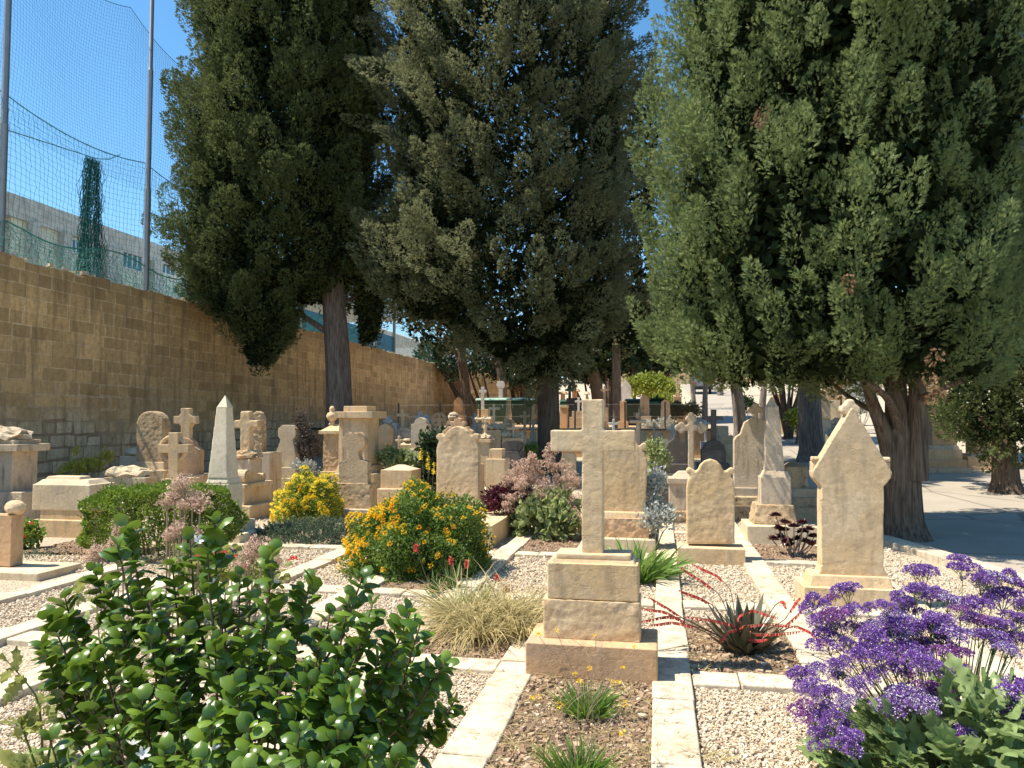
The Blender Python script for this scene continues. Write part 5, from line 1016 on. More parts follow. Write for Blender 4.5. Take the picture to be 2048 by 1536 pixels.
for nm, lb, Y, px, ls, n, sz, mt, sd_ in (
    ('garden_shrub', 'bright yellow green bush behind the fence and streaked headstone', 42, 1300, [(1285, 780, 32, 24), (1330, 782, 26, 20), (1305, 770, 30, 16)], 3800, .17, 'broad_lime', 41),
    ('garden_shrub', 'low yellow green bush in front of the taller bright one', 39, 1325, [(1325, 801, 18, 8)], 900, .14, 'broad_lime', 42),
    ('garden_shrub', 'dark hedge behind the fence between two narrow headstones', 32, 1345, [(1312, 815, 14, 14), (1350, 822, 20, 12), (1385, 822, 14, 8)], 2500, .12, 'broad_dark', 43),
    ('garden_shrub', 'clipped bright green bush left of the thick grey trunk', 18.5, 1062, [(1058, 905, 16, 14), (1062, 925, 18, 14)], 2600, .05, 'box', 44),
    ('garden_shrub', 'dark green oleander like shrub in front of the shaded headstone', 13.4, 868, [(868, 895, 20, 22), (874, 930, 22, 28), (862, 960, 20, 25)], 1900, .10, 'broad_dark', 45),
    ('garden_shrub', 'light green leafy shrub behind the low hipped block', 14.8, 790, [(775, 918, 16, 13), (800, 922, 20, 12), (822, 930, 14, 12)], 1500, .085, 'fleshy', 46),
    ('garden_shrub', 'yellow green loose bush beside the low carved slab at left', 12.9, 175, [(150, 940, 28, 10), (180, 935, 26, 14), (215, 922, 15, 20), (152, 918, 7, 18)], 1500, .05, 'yellowbush', 47),
    ('garden_shrub', 'grey green wispy bush with red flowers right of the drum armed cross', 14.6, 1312, [(1308, 905, 16, 22), (1320, 925, 18, 20), (1300, 945, 12, 14)], 1100, .06, 'fleshy', 48),
    ('garden_shrub', 'grey green bush beside the ribbed dark trunk', 22, 1680, [(1672, 868, 14, 18), (1690, 860, 16, 20), (1682, 885, 16, 14)], 1100, .07, 'silver', 49),
    ('garden_shrub', 'yellow green fern like bush left of the ribbed dark trunk', 31, 1592, [(1590, 838, 16, 18), (1600, 848, 14, 12)], 900, .12, 'broad_lime', 50),
    ('garden_shrub', 'small green bush on the terrace beside the chain link fence', 27.5, 1388, [(1330, 848, 20, 7), (1300, 852, 14, 6)], 700, .08, 'silver', 51),
    ('garden_shrub', 'green shrub growing at the far bend of the road', 48, 1500, [(1496, 815, 12, 12), (1492, 805, 9, 8)], 600, .16, 'broad_dark', 52),
    ('garden_shrub', 'grey green foliage right of the colonnade monument', 38, 1722, [(1715, 790, 18, 30), (1735, 820, 20, 25)], 1500, .12, 'silver', 53),
    ('dry_shrub', 'dark brown tangled dry shrub between the waisted headstone and the urn pedestal', 16.4, 618, [(608, 870, 16, 30), (622, 905, 20, 30), (600, 920, 12, 22), (600, 840, 10, 16)], 1300, .06, 'twig', 54),
    ('dry_shrub', 'silvery dry bush in front of the tangled dark shrub', 15.4, 608, [(600, 935, 22, 12), (625, 940, 14, 10)], 800, .05, 'silver', 55)):
    b0 = at(px, Y); shrub(nm, lb, 'shrub', b0, [lob(b0, x, y, rx, ry, Y+i*.05) for i, (x, y, rx, ry) in enumerate(ls)], n, sz, mt, sz*1.6, seed=sd_, stems=9, shell=.35)
b0 = at(1575, 34); r = shrub('small_tree', 'bushy small tree with many thin stems by the road bend', 'tree', b0, [lob(b0, 1545, 765, 30, 20, 34), lob(b0, 1585, 755, 35, 22, 34), lob(b0, 1560, 740, 35, 20, 34)], 2600, .14, 'broad_dark', .2, seed=60, stems=0, part='crown')
A = Acc()
for i in range(11):
    x1, z1 = PT(1540+i*7, 762, 34); V, Fq = tube(spline([(rng.normal()*.12, rng.normal()*.12, -.1), ((x1-b0[0])*.35, 0, 1.0), (x1-b0[0], rng.normal()*.3, z1-b0[2])], 9), np.linspace(.11, .03, 9), 7); A.add(V, Fq)
A.build('trunk', M['bark_brown'], r, True)
# ---------------------------------------------------------------- flower heads as parts
def heads(root, name, meshes, P, scale, mats=None, rot=True, cap=100, D=None):
    """first 100 as parts (nearest first), the rest as one stuff part"""
    order = np.argsort(P[:, 1]); rest = []
    for j, i in enumerate(order):
        me = meshes[int(i) % len(meshes)]
        if j < cap:
            o = bpy.data.objects.new(name, me); COL.objects.link(o); o.parent = root; o.location = P[i]; s_ = scale*random.uniform(.8, 1.2); o.scale = (s_, s_, s_)
            if D is not None: o.rotation_euler = Vector(D[i]).to_track_quat('Z', 'Y').to_euler()
            elif rot: o.rotation_euler = (random.uniform(-.4, .4), random.uniform(-.4, .4), random.uniform(0, 6.28))
        else: rest.append(i)
    if rest:
        me = meshes[0]; n = len(me.vertices); co = np.empty(n*3); me.vertices.foreach_get('co', co); co = co.reshape(-1, 3); fs = {}
        for p in me.polygons: fs.setdefault((len(p.vertices), p.material_index), []).append(list(p.vertices))
        A = Acc()
        V = (co[None]*scale+P[rest][:, None]).reshape(-1, 3); off = (np.arange(len(rest))*n)[:, None, None]; base = A.n; A.V.append(V); A.n += len(V)
        for (k, m), f in fs.items(): A.F.setdefault((k, m), []).append((np.array(f)[None]+off).reshape(-1, k)+base)
        o = A.build(name, list(me.materials), root); o['kind'] = 'stuff'
def umbel(n, r, size, mats, T=T_LEAF, flat=.6, seed=0, frac=.0, stalks=True, sub=1, vz=.06):
    """domed flower head of one or several smaller domes, in metres"""
    g = np.random.default_rng(seed); A = Acc()
    if sub > 1: a = np.arange(sub)*2.4+g.random(); q = (np.arange(sub)/sub)**.5*r*.75; C_ = np.stack([q*np.cos(a), q*np.sin(a), -(q/r)**2*r*.55+g.normal(size=sub)*r*vz], 1); rs = r*g.uniform(.32, .48, sub)
    else: C_ = np.zeros((1, 3)); rs = np.array([r])
    k = g.integers(0, sub, n); d = nrm(g.normal(size=(n, 3))); d[:, 2] = np.abs(d[:, 2])*1.1-.15; P = C_[k]+d*rs[k][:, None]*np.array([1, 1, flat])*(.7+.35*g.random((n, 1)))
    V, Fq = inst(T[0], T[1], P, d+g.normal(size=(n, 3))*.5, size*g.uniform(.7, 1.3, n)); A.add(V, Fq, 0)
    if frac:
        m_ = int(n*frac); k = g.integers(0, sub, m_); d2 = nrm(g.normal(size=(m_, 3))); d2[:, 2] = np.abs(d2[:, 2]); V, Fq = inst(T_DIA[0], T_DIA[1], C_[k]+d2*rs[k][:, None]*np.array([1, 1, flat])*1.05, g.normal(size=(m_, 3)), size*.8, None); A.add(V, Fq, 1)
    if stalks:
        for c, rr4 in zip(C_, rs):
            for q in range(5 if sub > 1 else 24):
                e = c+nrm(g.normal(size=3))*rr4*.7*np.array([1, 1, flat]); V, Fq = tube([(0, 0, -r*1.1), tuple(c*.6+np.array([0, 0, -r*.45])), tuple(e)], [.0022, .0015, .001], 3); A.add(V, Fq, len(mats)-1)
    me_o = A.build('flower_head', mats); me = me_o.data; bpy.data.objects.remove(me_o); return me
# ---------------------------------------------------------------- clipped hedge
x0 = PT(150, 1050, 7.75)[0]; x1 = PT(452, 1050, 8.2)[0]; b0 = ((x0+x1)/2, 8.2, 0); zt = PT(300, 985, 7.75)[1]; r = thing('clipped_hedge', 'clipped box shaped green hedge with small leaves in front of the chest tomb', 'hedge', b0); A = Acc(); n = 30000; g = np.random.default_rng(5)
hx, hy = (x1-x0)/2, .52; P = g.uniform(-1, 1, (n, 3)); fc = g.integers(0, 6, n)
k5 = g.random(n); P[fc < 2, 0] = np.sign(P[fc < 2, 0])*(.86+.14*k5[fc < 2]); P[fc == 2, 1] = -.86-.14*k5[fc == 2]; P[fc == 3, 1] = .9; P[fc > 3, 2] = .84+.16*k5[fc > 3]
P = np.sign(P)*np.abs(P)**1.0; rn = np.linalg.norm(P*np.array([.86, .8, .75]), axis=1); P = P*np.where(rn > 1.02, 1.02/rn, 1)[:, None]
wob = 1+.045*np.sin(P[:, 0]*9+P[:, 2]*5)+.04*np.sin(P[:, 1]*8+P[:, 0]*14)+.03*np.cos(P[:, 2]*13); Pw = P*wob[:, None]*np.array([hx, hy, zt*.47])+np.array([0, 0, zt*.53]); keep = ~((P[:, 2] < -.6) & (g.random(n) < .5)); Pw = Pw[keep]; P = P[keep]; Pw[:, 2] = np.maximum(Pw[:, 2], .06)
V, Fq = inst(*T_LEAF, Pw, P*.8+g.normal(size=P.shape)*.6+[0, 0, .4], .034*g.uniform(.7, 1.3, len(P)), U=P+g.normal(size=P.shape)*.4); A.add(V, Fq)
for i in range(170):
    q = Pw[g.integers(0, len(Pw))]; d_ = nrm(q*[.6, .8, 1.2]+g.normal(size=3)*.15); nn = 7; V, Fq = inst(*T_LEAF, q+d_*np.linspace(0, g.uniform(.04, .12), nn)[:, None], g.normal(size=(nn, 3))*.7+d_, .032); A.add(V, Fq)
A.build('foliage', M['box'], r)
A = Acc()
for i in range(26):
    x = g.uniform(-hx*.8, hx*.8); y = g.uniform(-.35, .35); V, Fq = tube(spline([(x*.9, y*.7, 0), (x, y, .25), (x+g.normal()*.1, y+g.normal()*.1, zt*.8)], 6), np.linspace(.014, .004, 6), 5); A.add(V, Fq)
A.build('stems', M['stem_brown'], r)
# ---------------------------------------------------------------- big orange flowered lantana
LF = [umbel(34, .019, .017, [M['yellow'], M['stem_green']], T_DIA, .75, s_, stalks=False) for s_ in (1, 2)]+[umbel(34, .019, .017, [M['amber'], M['stem_green']], T_DIA, .75, 3, stalks=False)]
def lantana(lb, cx, Y, rx, ry, rz, nl, nfl, leaf, fs, seed, name='lantana_bush', bias=None, fz=-.1, ball=1.0, lmat='lantana_leaf', fm=None):
    g = np.random.default_rng(seed); b0 = (PT(cx, 1000, Y)[0], Y, 0); r = thing(name, lb, 'shrub', b0); A = Acc()
    d = nrm(g.normal(size=(nl, 3))); d[:, 2] = np.abs(d[:, 2])*1.05-.05
    f = lambda q: 1+.09*np.sin(q[:, 0]*8+seed)+.08*np.sin(q[:, 1]*9+q[:, 2]*7)+.05*np.cos(q[:, 2]*15+q[:, 0]*11)
    d[:, 2] = np.abs(d[:, 2])**.8; P = d*(f(d)*(.80+.2*g.random(nl)))[:, None]*np.array([rx, ry, rz]); P[:, 2] = np.maximum(P[:, 2], .03)
    V, Fq = inst(*T_LEAF, P, d*.6+g.normal(size=d.shape)*.7+[0, 0, .3], leaf*g.uniform(.6, 1.3, nl), U=d+g.normal(size=d.shape)*.5); A.add(V, Fq)
    ni = nl//5; di = nrm(g.normal(size=(ni, 3))); di[:, 2] = np.abs(di[:, 2]); V, Fq = inst(*T_LEAF, di*(g.random(ni)**.5*.75)[:, None]*np.array([rx, ry, rz])+[0, 0, .03], g.normal(size=di.shape), leaf*1.8); A.add(V, Fq)
    m_ = 240; dd = nrm(g.normal(size=(m_, 3))); dd[:, 2] = np.abs(dd[:, 2]); 
    for q in dd:                                     # stray shoots that break the outline
        s0 = q*np.array([rx, ry, rz])*.9; L = g.uniform(.06, .16); nn = 7; t = np.linspace(0, 1, nn)[:, None]; Pp = s0+(q+np.array([0, 0, .5]))*L*t; V, Fq = inst(*T_LEAF, Pp, g.normal(size=(nn, 3))+q, leaf*.8); A.add(V, Fq)
    A.build('foliage', M[lmat], r)
    d = nrm(g.normal(size=(nfl*4, 3))); d[:, 2] = np.abs(d[:, 2]); d = d[d[:, 2] > fz]; w = bias(d) if bias else np.ones(len(d)); d = d[g.random(len(d)) < w][:nfl]; cl = g.integers(0, max(2, int(len(d)/1.6)), len(d)); d = nrm(d[cl]+g.normal(size=(len(d), 3))*.09)
    d = d.copy(); d[:, 2] = np.abs(d[:, 2])**.8; P = d*(f(d)*1.0)[:, None]*np.array([rx, ry, rz])*1.0; P[:, 2] = np.maximum(P[:, 2], .04)
    heads(r, 'flower_head', fm or LF, P, fs/.038*ball, D=d); return r
lantana('large domed bush covered in orange flower heads left of the big foreground cross', 842, 7.95, .74, .72, .84, 26000, 540, .034, .038, 21, bias=lambda d: np.clip(.55-.5*d[:, 0]+.35*(d[:, 2]-.4), .12, 1))
lantana('smaller bush packed with yellow flowers between the obelisk and the keyhole headstone', 618, 11.3, .52, .45, .74, 9000, 560, .038, .045, 22, bias=lambda d: np.clip(.6-.3*d[:, 0]+.5*d[:, 2], .2, 1), lmat='broad_lime', fm=[umbel(34, .019, .019, [M['lemon'], M['stem_green']], T_DIA, .75, 7, stalks=False), LF[0]])
# ---------------------------------------------------------------- prostrate rosemary
b0 = (*GR(632, 1080),); b0 = (b0[0], b0[1], 0); r = thing('rosemary_mat', 'low spreading grey green rosemary in front of the keyhole headstone', 'shrub', b0); A = Acc(); g = np.random.default_rng(6)
for i in range(620):
    a = g.random()*6.28; q = g.random()**.5; x, y = q*.98*math.cos(a), q*.62*math.sin(a); h = .30*(1-q*q*.75)*g.uniform(.7, 1.15); c = np.array([x, y, .02]); D = np.array([math.cos(a)*q*.8, math.sin(a)*q*.6, 1.0])+g.normal(size=3)*.25; D /= np.linalg.norm(D); n = 46
    t = g.random(n)[:, None]; P = c+D*h*(.25+.75*t); V, Fq = inst(np.array([[-.09, 0, 0], [.09, 0, 0], [.05, 0, 1], [-.05, 0, 1]]), np.array([[0, 1, 2, 3]]), P, g.normal(size=(n, 3))+D*1.1, .034); A.add(V, Fq)
A.build('foliage', M['rosemary'], r)
# ---------------------------------------------------------------- iris clumps
def bladeclump(name, label, cat, px, py, n, rad, L, w, mat, lean=.5, droop=.35, seed=0, seg=5, sx=1.0):
    g = np.random.default_rng(seed); x, y = GR(px, py); r = thing(name, label, cat, (x, y, 0)); a = g.random(n)*6.28; q = g.random(n)**.5
    P = np.stack([q*rad*np.cos(a)*sx, q*rad*np.sin(a), np.full(n, .01)], 1); D = np.stack([np.cos(a)*q*lean, np.sin(a)*q*lean, np.ones(n)], 1)+g.normal(size=(n, 3))*.16
    V, Fq = blades(n, P, D, g.uniform(L[0], L[1], n), w, g.uniform(droop*.4, droop*1.4, n), seg); link('leaves', mesh_np('leaves', V, Fq), M[mat], r); return r
bladeclump('iris_clump', 'fan of broad green iris leaves directly behind the big foreground cross', 'plant', 1266, 1160, 260, .27, (.34, .6), .016, 'iris', .9, .4, 7, sx=1.15)
bladeclump('iris_clump', 'small tuft of iris leaves left of the foreground cross shaft', 'plant', 1158, 1160, 40, .09, (.22, .36), .013, 'iris', .7, .4, 8)
bladeclump('yucca_plant', 'dark spiky strap leaved plant in front of the right hand green bin', 'plant', 1044, 905, 60, .25, (.5, .9), .03, 'iris', .7, .2, 9)
bladeclump('aloe_plant', 'dark aloe with curved leaves left of the dark capsule stone', 'plant', 978, 985, 46, .18, (.3, .6), .018, 'gasteria', 1.0, .2, 10)
# ---------------------------------------------------------------- bulbine tufts with orange flowers
for px, py, lb, sd_, k in ((1172, 1440, 'fresh green grassy tuft at the foot of the big foreground cross', 11, 1.0), (1152, 1572, 'fresh green grassy tuft cut by the bottom edge of the view', 12, .95)):
    r = bladeclump('bulbine_tuft', lb, 'plant', px, py, 210, .085, (.16*k, .26*k), .0042, 'blade', .75, .3, sd_, 4); g = np.random.default_rng(sd_)
    fx = [(1112, 1262, .0), (1192, 1272, .1), (1270, 1295, -.05), (1177, 1338, -.1), (1150, 1350, -.05), (1245, 1337, .05), (1222, 1365, 0), (1236, 1367, .03), (1078, 1272, .1)] if sd_ == 11 else [(1247, 1468, .1), (1120, 1412, .1), (1076, 1396, .15), (1063, 1398, .1), (1247, 1410, .2), (1158, 1365, .2)]
    o = np.array(r.location); A = Acc(); hp = []
    for qx, qy, dy in fx:
        x, z = PT(qx, qy, o[1]-.08+dy); e = np.array([x, o[1]-.08+dy, z])-o; s0 = np.array([g.normal()*.03, g.normal()*.03, 0]); V, Fq = tube(spline([s0, s0*.6+e*.4+[0, 0, .05], e], 10), .0014, 4); A.add(V, Fq); hp.append(e)
    for i in range(9): V, Fq = tube(spline([g.normal(size=3)*[.03, .03, 0], g.normal(size=3)*[.08, .08, 0]+[0, 0, .3], g.normal(size=3)*[.12, .1, 0]+[0, 0, .42]], 8), .001, 4); A.add(V, Fq)
    A.build('flower_stalks', M['stem_pale'], r)
    if sd_ == 11: BF = umbel(22, .010, .012, [M['yellow'], M['stem_green']], T_DIA, 1.3, 5, stalks=False)
    heads(r, 'flower_head', [BF], np.array(hp), 1.0)
# ---------------------------------------------------------------- dry grass clump with aloes
x, y = GR(955, 1300); r = thing('dry_grass_clump', 'wide clump of straw coloured arching grass left of the big foreground cross', 'plant', (x, y+.1, 0)); g = np.random.default_rng(13); A = Acc()
for cx, cy, n, L in ((-.18, .25, 420, (.25, .5)), (.15, .35, 420, (.25, .48)), (0, .05, 380, (.2, .4)), (.28, .12, 260, (.2, .36)), (.36, .55, 260, (.2, .38)), (-.3, .55, 200, (.2, .4))):
    a = g.random(n)*6.28; q = g.random(n)**.6*.09; P = np.stack([cx+q*np.cos(a), cy+q*np.sin(a), np.full(n, .01)], 1); D = np.stack([np.cos(a)*.5, np.sin(a)*.5, np.ones(n)*1.2], 1)+g.normal(size=(n, 3))*.3
    V, Fq = blades(n, P, D, g.uniform(*L, n)*1.75, .0045, g.uniform(.3, 1.15, n), 7); V[:, 2] = np.maximum(V[:, 2], .015+g.random(len(V))*.01); A.add(V, Fq, 1 if len(A.V) % 3 == 2 and n < 300 else 0)
A.build('leaves', [M['straw'], M['blade']], r)
def aloe(label, px, py, Y, n, L, w, mat, spikes=(), seed=0, spmat='coral', name='aloe_plant', z=0, lean=1.1, thick=.3):
    g = np.random.default_rng(seed); x, y = GR(px, py) if Y is None else (PT(px, py, Y)[0], Y); r = thing(name, label, 'plant', (x, y, z)); A = Acc()
    for i in range(n):
        a = i*2.4+g.random()*.3; q = (i+.5)/n; l = g.uniform(*L)*(.6+.4*math.sin(q*3.14)); d = np.array([math.cos(a)*lean*q, math.sin(a)*lean*q, 1.15-.75*q]); d /= np.linalg.norm(d); k = 7; t = np.linspace(0, 1, k); P = np.outer(t, d)*l; P[:, 2] += l*.22*t*t; 
        wd = w*np.minimum(1, (1-t)*2.0)**.9*(.8+.2*t)+.001; sd_ = nrm(np.cross(d, [0, 0, 1.0]))*1.0; nn = np.cross(sd_, d); V = []
        for j in range(k): V += [P[j]-sd_*wd[j]+nn*wd[j]*thick, P[j]-nn*wd[j]*thick, P[j]+sd_*wd[j]+nn*wd[j]*thick, P[j]+nn*wd[j]*thick*.4]
        f = [[j*4+c, j*4+(c+1) % 4, (j+1)*4+(c+1) % 4, (j+1)*4+c] for j in range(k-1) for c in range(4)]; A.add(np.array(V), np.array(f))
    A.build('leaves', M[mat], r); o = np.array(r.location)
    for qx, qy, h in spikes:
        ex, ez = PT(qx, qy, y); e = np.array([ex, y, ez])-o; SA = Acc(); V, Fq = tube(spline([(0, 0, .03), e*[.6, 1, .5], e], 10), .005, 5); SA.add(V, Fq, 1); m_ = 46; t = g.random(m_)**.8; P = e-np.outer(t*h, [0, 0, 1])+g.normal(size=(m_, 3))*.002; a = g.random(m_)*6.28
        V, Fq = inst(np.array([[-.13, -.13, 0], [.13, -.13, 0], [.13, .13, 0], [-.13, .13, 0], [-.08, -.08, 1], [.08, -.08, 1], [.08, .08, 1], [-.08, .08, 1]]), CUBE[1], P, np.stack([np.cos(a), np.sin(a), -.7+1.3*(1-t)], 1), .024+.02*t*min(1, h*6)); SA.add(V, Fq, 0)
        SA.build('flower_spike', [M[spmat], M['stem_brown']], r)
    return r
aloe('green rosette aloe with coral flower spike left in the straw grass', 868, 1195, None, 16, (.16, .24), .017, 'aloe', [(833, 1090, .05)], 14)
aloe('larger upright aloe rosette in the middle of the straw grass', 905, 1185, None, 20, (.18, .28), .019, 'aloe', [(902, 1115, .05), (934, 1122, .05)], 15)
aloe('aloe rosette with drooping coral flowers on the right of the straw grass', 972, 1215, None, 18, (.14, .22), .015, 'aloe', [(995, 1150, .04), (1014, 1172, .04), (916, 1207, .05)], 16)
aloe('yellow flowered aloe with three torch spikes left of the broad arched headstone', 858, 1000, 11.9, 18, (.25, .4), .02, 'aloe', [(842, 898, .17), (856, 905, .26), (868, 923, .18), ], 17, 'lemon')
# tall wheat coloured stalks near the clump
# ---------------------------------------------------------------- dark rosette succulent with red arching sprays
gx, gy = GR(1490, 1322); gy += .12; r = aloe('dark bronze rosette succulent with arching sprays of red bells right of the big cross', 1490, 1300, gy, 46, (.26, .42), .046, 'gasteria', [], 18, name='flowering_succulent', lean=1.7); o = np.array(r.location); g = np.random.default_rng(19); SA = Acc()
bell = (np.array([[-.12, -.12, 0], [.12, -.12, 0], [.12, .12, 0], [-.12, .12, 0], [-.17, -.17, .7], [.17, -.17, .7], [.17, .17, .7], [-.17, .17, .7], [0, 0, 1.0]]), None)
sprays = [([(1470, 1290), (1440, 1190), (1410, 1165), (1362, 1135)], -.0, .5), ([(1475, 1270), (1462, 1180), (1435, 1150), (1385, 1128)], .25, .45), ([(1460, 1300), (1425, 1210), (1400, 1195), (1358, 1180)], -.1, .55), ([(1450, 1300), (1370, 1240), (1340, 1218), (1300, 1195)], -.1, .5), ([(1450, 1300), (1380, 1250), (1330, 1222), (1283, 1216)], -.2, .6), ([(1450, 1300), (1370, 1236), (1330, 1232), (1281, 1243)], -.2, .6), ([(1460, 1310), (1400, 1255), (1345, 1243), (1300, 1250)], -.25, .6),
          ([(1490, 1300), (1470, 1250), (1430, 1240), (1370, 1232)], -.3, .7), ([(1490, 1290), (1475, 1232), (1505, 1218), (1555, 1235)], -.3, .8), ([(1490, 1290), (1475, 1258), (1455, 1262), (1438, 1285)], -.4, .6), ([(1500, 1300), (1480, 1252), (1540, 1246), (1600, 1254)], -.35, .9), ([(1500, 1300), (1490, 1266), (1540, 1268), (1605, 1262)], -.4, .9), ([(1490, 1300), (1482, 1270), (1510, 1280), (1535, 1278)], -.4, .6), ([(1510, 1300), (1560, 1260), (1600, 1225), (1620, 1190)], -.2, .6), ([(1520, 1290), (1570, 1240), (1590, 1205), (1600, 1195)], 0, .5), ([(1520, 1300), (1590, 1250), (1620, 1262), (1650, 1290)], -.3, .6), ([(1520, 1295), (1550, 1210), (1565, 1200), (1572, 1215)], -.1, .4)]
for pts, dy, fl in sprays:
    q = []
    for j, (px, py) in enumerate(pts): yy = gy+dy*j/3; x, z = PT(px, py, yy); q.append(np.array([x, yy, z])-o)
    q[0] = np.array([g.normal()*.03, g.normal()*.03, .04]); q = spline(q, 30); BA = Acc(); V, Fq = tube(q, np.linspace(.004, .0018, 30), 5); BA.add(V, Fq, 1); m_ = 30; t = 1-fl*(np.arange(m_)/m_); P = np.stack([np.interp(t*29, np.arange(30), q[:, c]) for c in range(3)], 1)
    bt = np.array([[-.14, -.14, 0], [.14, -.14, 0], [.14, .14, 0], [-.14, .14, 0], [-.2, -.2, .75], [.2, -.2, .75], [.2, .2, .75], [-.2, .2, .75]]); V, Fq = inst(bt, CUBE[1], P, np.array([0, 0, -1.0])+g.normal(size=(m_, 3))*.3, .023*(.55+.45*np.minimum(1, (1-t)*6+.2))); BA.add(V, Fq, 0); BA.build('flower_spray', [M['coral'], M['stem_brown']], r)
# small black chain across the kerb
r = thing('chain', 'thin dark chain lying on the kerb right of the big cross base', 'chain', (*GR(1350, 1312), .05)); A = Acc(); a, b_ = GR(1318, 1320), GR(1384, 1305); o = np.array(r.location)
for i in range(30):
    t = i/29; c = np.array([a[0]+(b_[0]-a[0])*t, a[1]+(b_[1]-a[1])*t, .058])-o; d = np.array([b_[0]-a[0], b_[1]-a[1], 0]); d /= np.linalg.norm(d); n_ = np.array([-d[1], d[0], 0]) if i % 2 else np.array([0, 0, 1.]); pts = [c+d*.006*math.cos(q)+n_*.0035*math.sin(q) for q in np.linspace(0, 6.28, 9)]; V, Fq = tube(pts, .0012, 4); A.add(V, Fq)
A.build('links', M['rubber'], r)
# ---------------------------------------------------------------- pink seed heads and fleshy rosettes in the middle
PK = [umbel(330, .08, .015, [M['pinkseed'], M['stem_pale']], T_LEAF, 1.0, s_, sub=10, vz=.5) for s_ in (31, 32, 33)]
x, y = GR(1095, 1085); b0 = (x, y+.3, 0); r = shrub('succulent_shrub', 'fleshy leaved plant below dusty pink seed heads left of the big cross', 'shrub', b0, [lob(b0, 1085, 1045, 55, 40, y+.2), lob(b0, 1120, 1060, 40, 34, y+.1), lob(b0, 1060, 1050, 36, 30, y+.3), lob(b0, 1105, 1015, 45, 30, y+.4)], 1500, .085, 'fleshy', .1, T_CUP, .4, 70, 10, 'stem_pale', .5)
o = np.array(b0); hp = []; A = Acc(); g = np.random.default_rng(71)
for px, py in [(1095, 915), (1050, 935), (1080, 945), (1115, 935), (1010, 960), (1035, 965), (1060, 965), (1090, 970), (1120, 962), (1145, 965), (1020, 985), (1045, 990), (1075, 990), (1105, 990), (1140, 990), (1030, 1005), (1060, 1010), (1152, 1010), (1010, 1000), (1148, 1035), (1128, 1010), (1090, 1005), (1040, 950), (1070, 925)]:
    yy = y+g.uniform(.1, .9); X_, z_ = PT(px, py, yy); e = np.array([X_, yy, z_])-o; hp.append(e); V, Fq = tube(spline([e*[.3, .3, 0]+[0, 0, .1], e*[.7, .7, .5], e-[0, 0, .05]], 8), .004, 5); A.add(V, Fq)
A.build('flower_stalks', M['stem_pale'], r); hp = hp+[h_+g.normal(size=3)*[.09, .12, .08] for h_ in hp+hp]; heads(r, 'flower_head', PK, np.array(hp), 1.3)
b0 = at(1010, 10.6); shrub('maroon_plant', 'deep maroon leafy plant between the flat tomb and the pink seed heads', 'plant', (b0[0], 10.6, 0), [lob(b0, 995, 1005, 26, 22, 10.6), lob(b0, 1025, 1000, 34, 28, 10.6)], 3200, .055, 'plumleaf', .08, seed=72)
b0 = at(1305, 9.9); r = shrub('silver_bush', 'silvery white leaved bush right of the tall scroll shouldered headstone', 'shrub', (b0[0], 9.9, 0), [lob(b0, 1300, 1000, 20, 38, 9.9), lob(b0, 1322, 1035, 26, 26, 9.8), lob(b0, 1298, 1045, 22, 24, 9.7), lob(b0, 1312, 965, 16, 22, 9.9)], 2600, .05, 'silver', .08, T_DIA, .8, 73, 12, 'silver', .3)
# ---------------------------------------------------------------- black purple aeonium
x, y = GR(1588, 1118); r = thing('aeonium_shrub', 'nearly black rosette succulent on bare stems left of the gabled gravestone', 'plant', (x, y, 0)); A = Acc(); SA = Acc(); g = np.random.default_rng(74); o = np.array([x, y, 0])
for px, py in [(1552, 1032), (1557, 1058), (1568, 1062), (1588, 1055), (1605, 1062), (1618, 1060), (1575, 1078), (1595, 1080), (1612, 1085), (1628, 1075), (1560, 1075), (1545, 1080), (1625, 1092), (1580, 1092), (1606, 1048), (1570, 1048)]:
    yy = y+g.uniform(-.12, .2); X_, z_ = PT(px, py, yy); e = np.array([X_, yy, z_])-o; n = 34; a = np.arange(n)*2.4; q = np.arange(n)/n; D = np.stack([np.cos(a)*(.3+q), np.sin(a)*(.3+q), 1.1-1.0*q], 1)+g.normal(size=3)*.35; V, Fq = inst(*T_LEAF, np.repeat(e[None], n, 0), D, .05+.055*q, U=np.tile([0, 0, 1.0], (n, 1))); link('rosette', mesh_np('rosette', V, Fq), M['aeonium'], r)
    V, Fq = tube(spline([g.normal(size=3)*[.05, .05, 0], e*[.6, .6, .4], e], 8), np.linspace(.012, .006, 8), 6); SA.add(V, Fq)
SA.build('stems', M['stem_pale'], r, True)
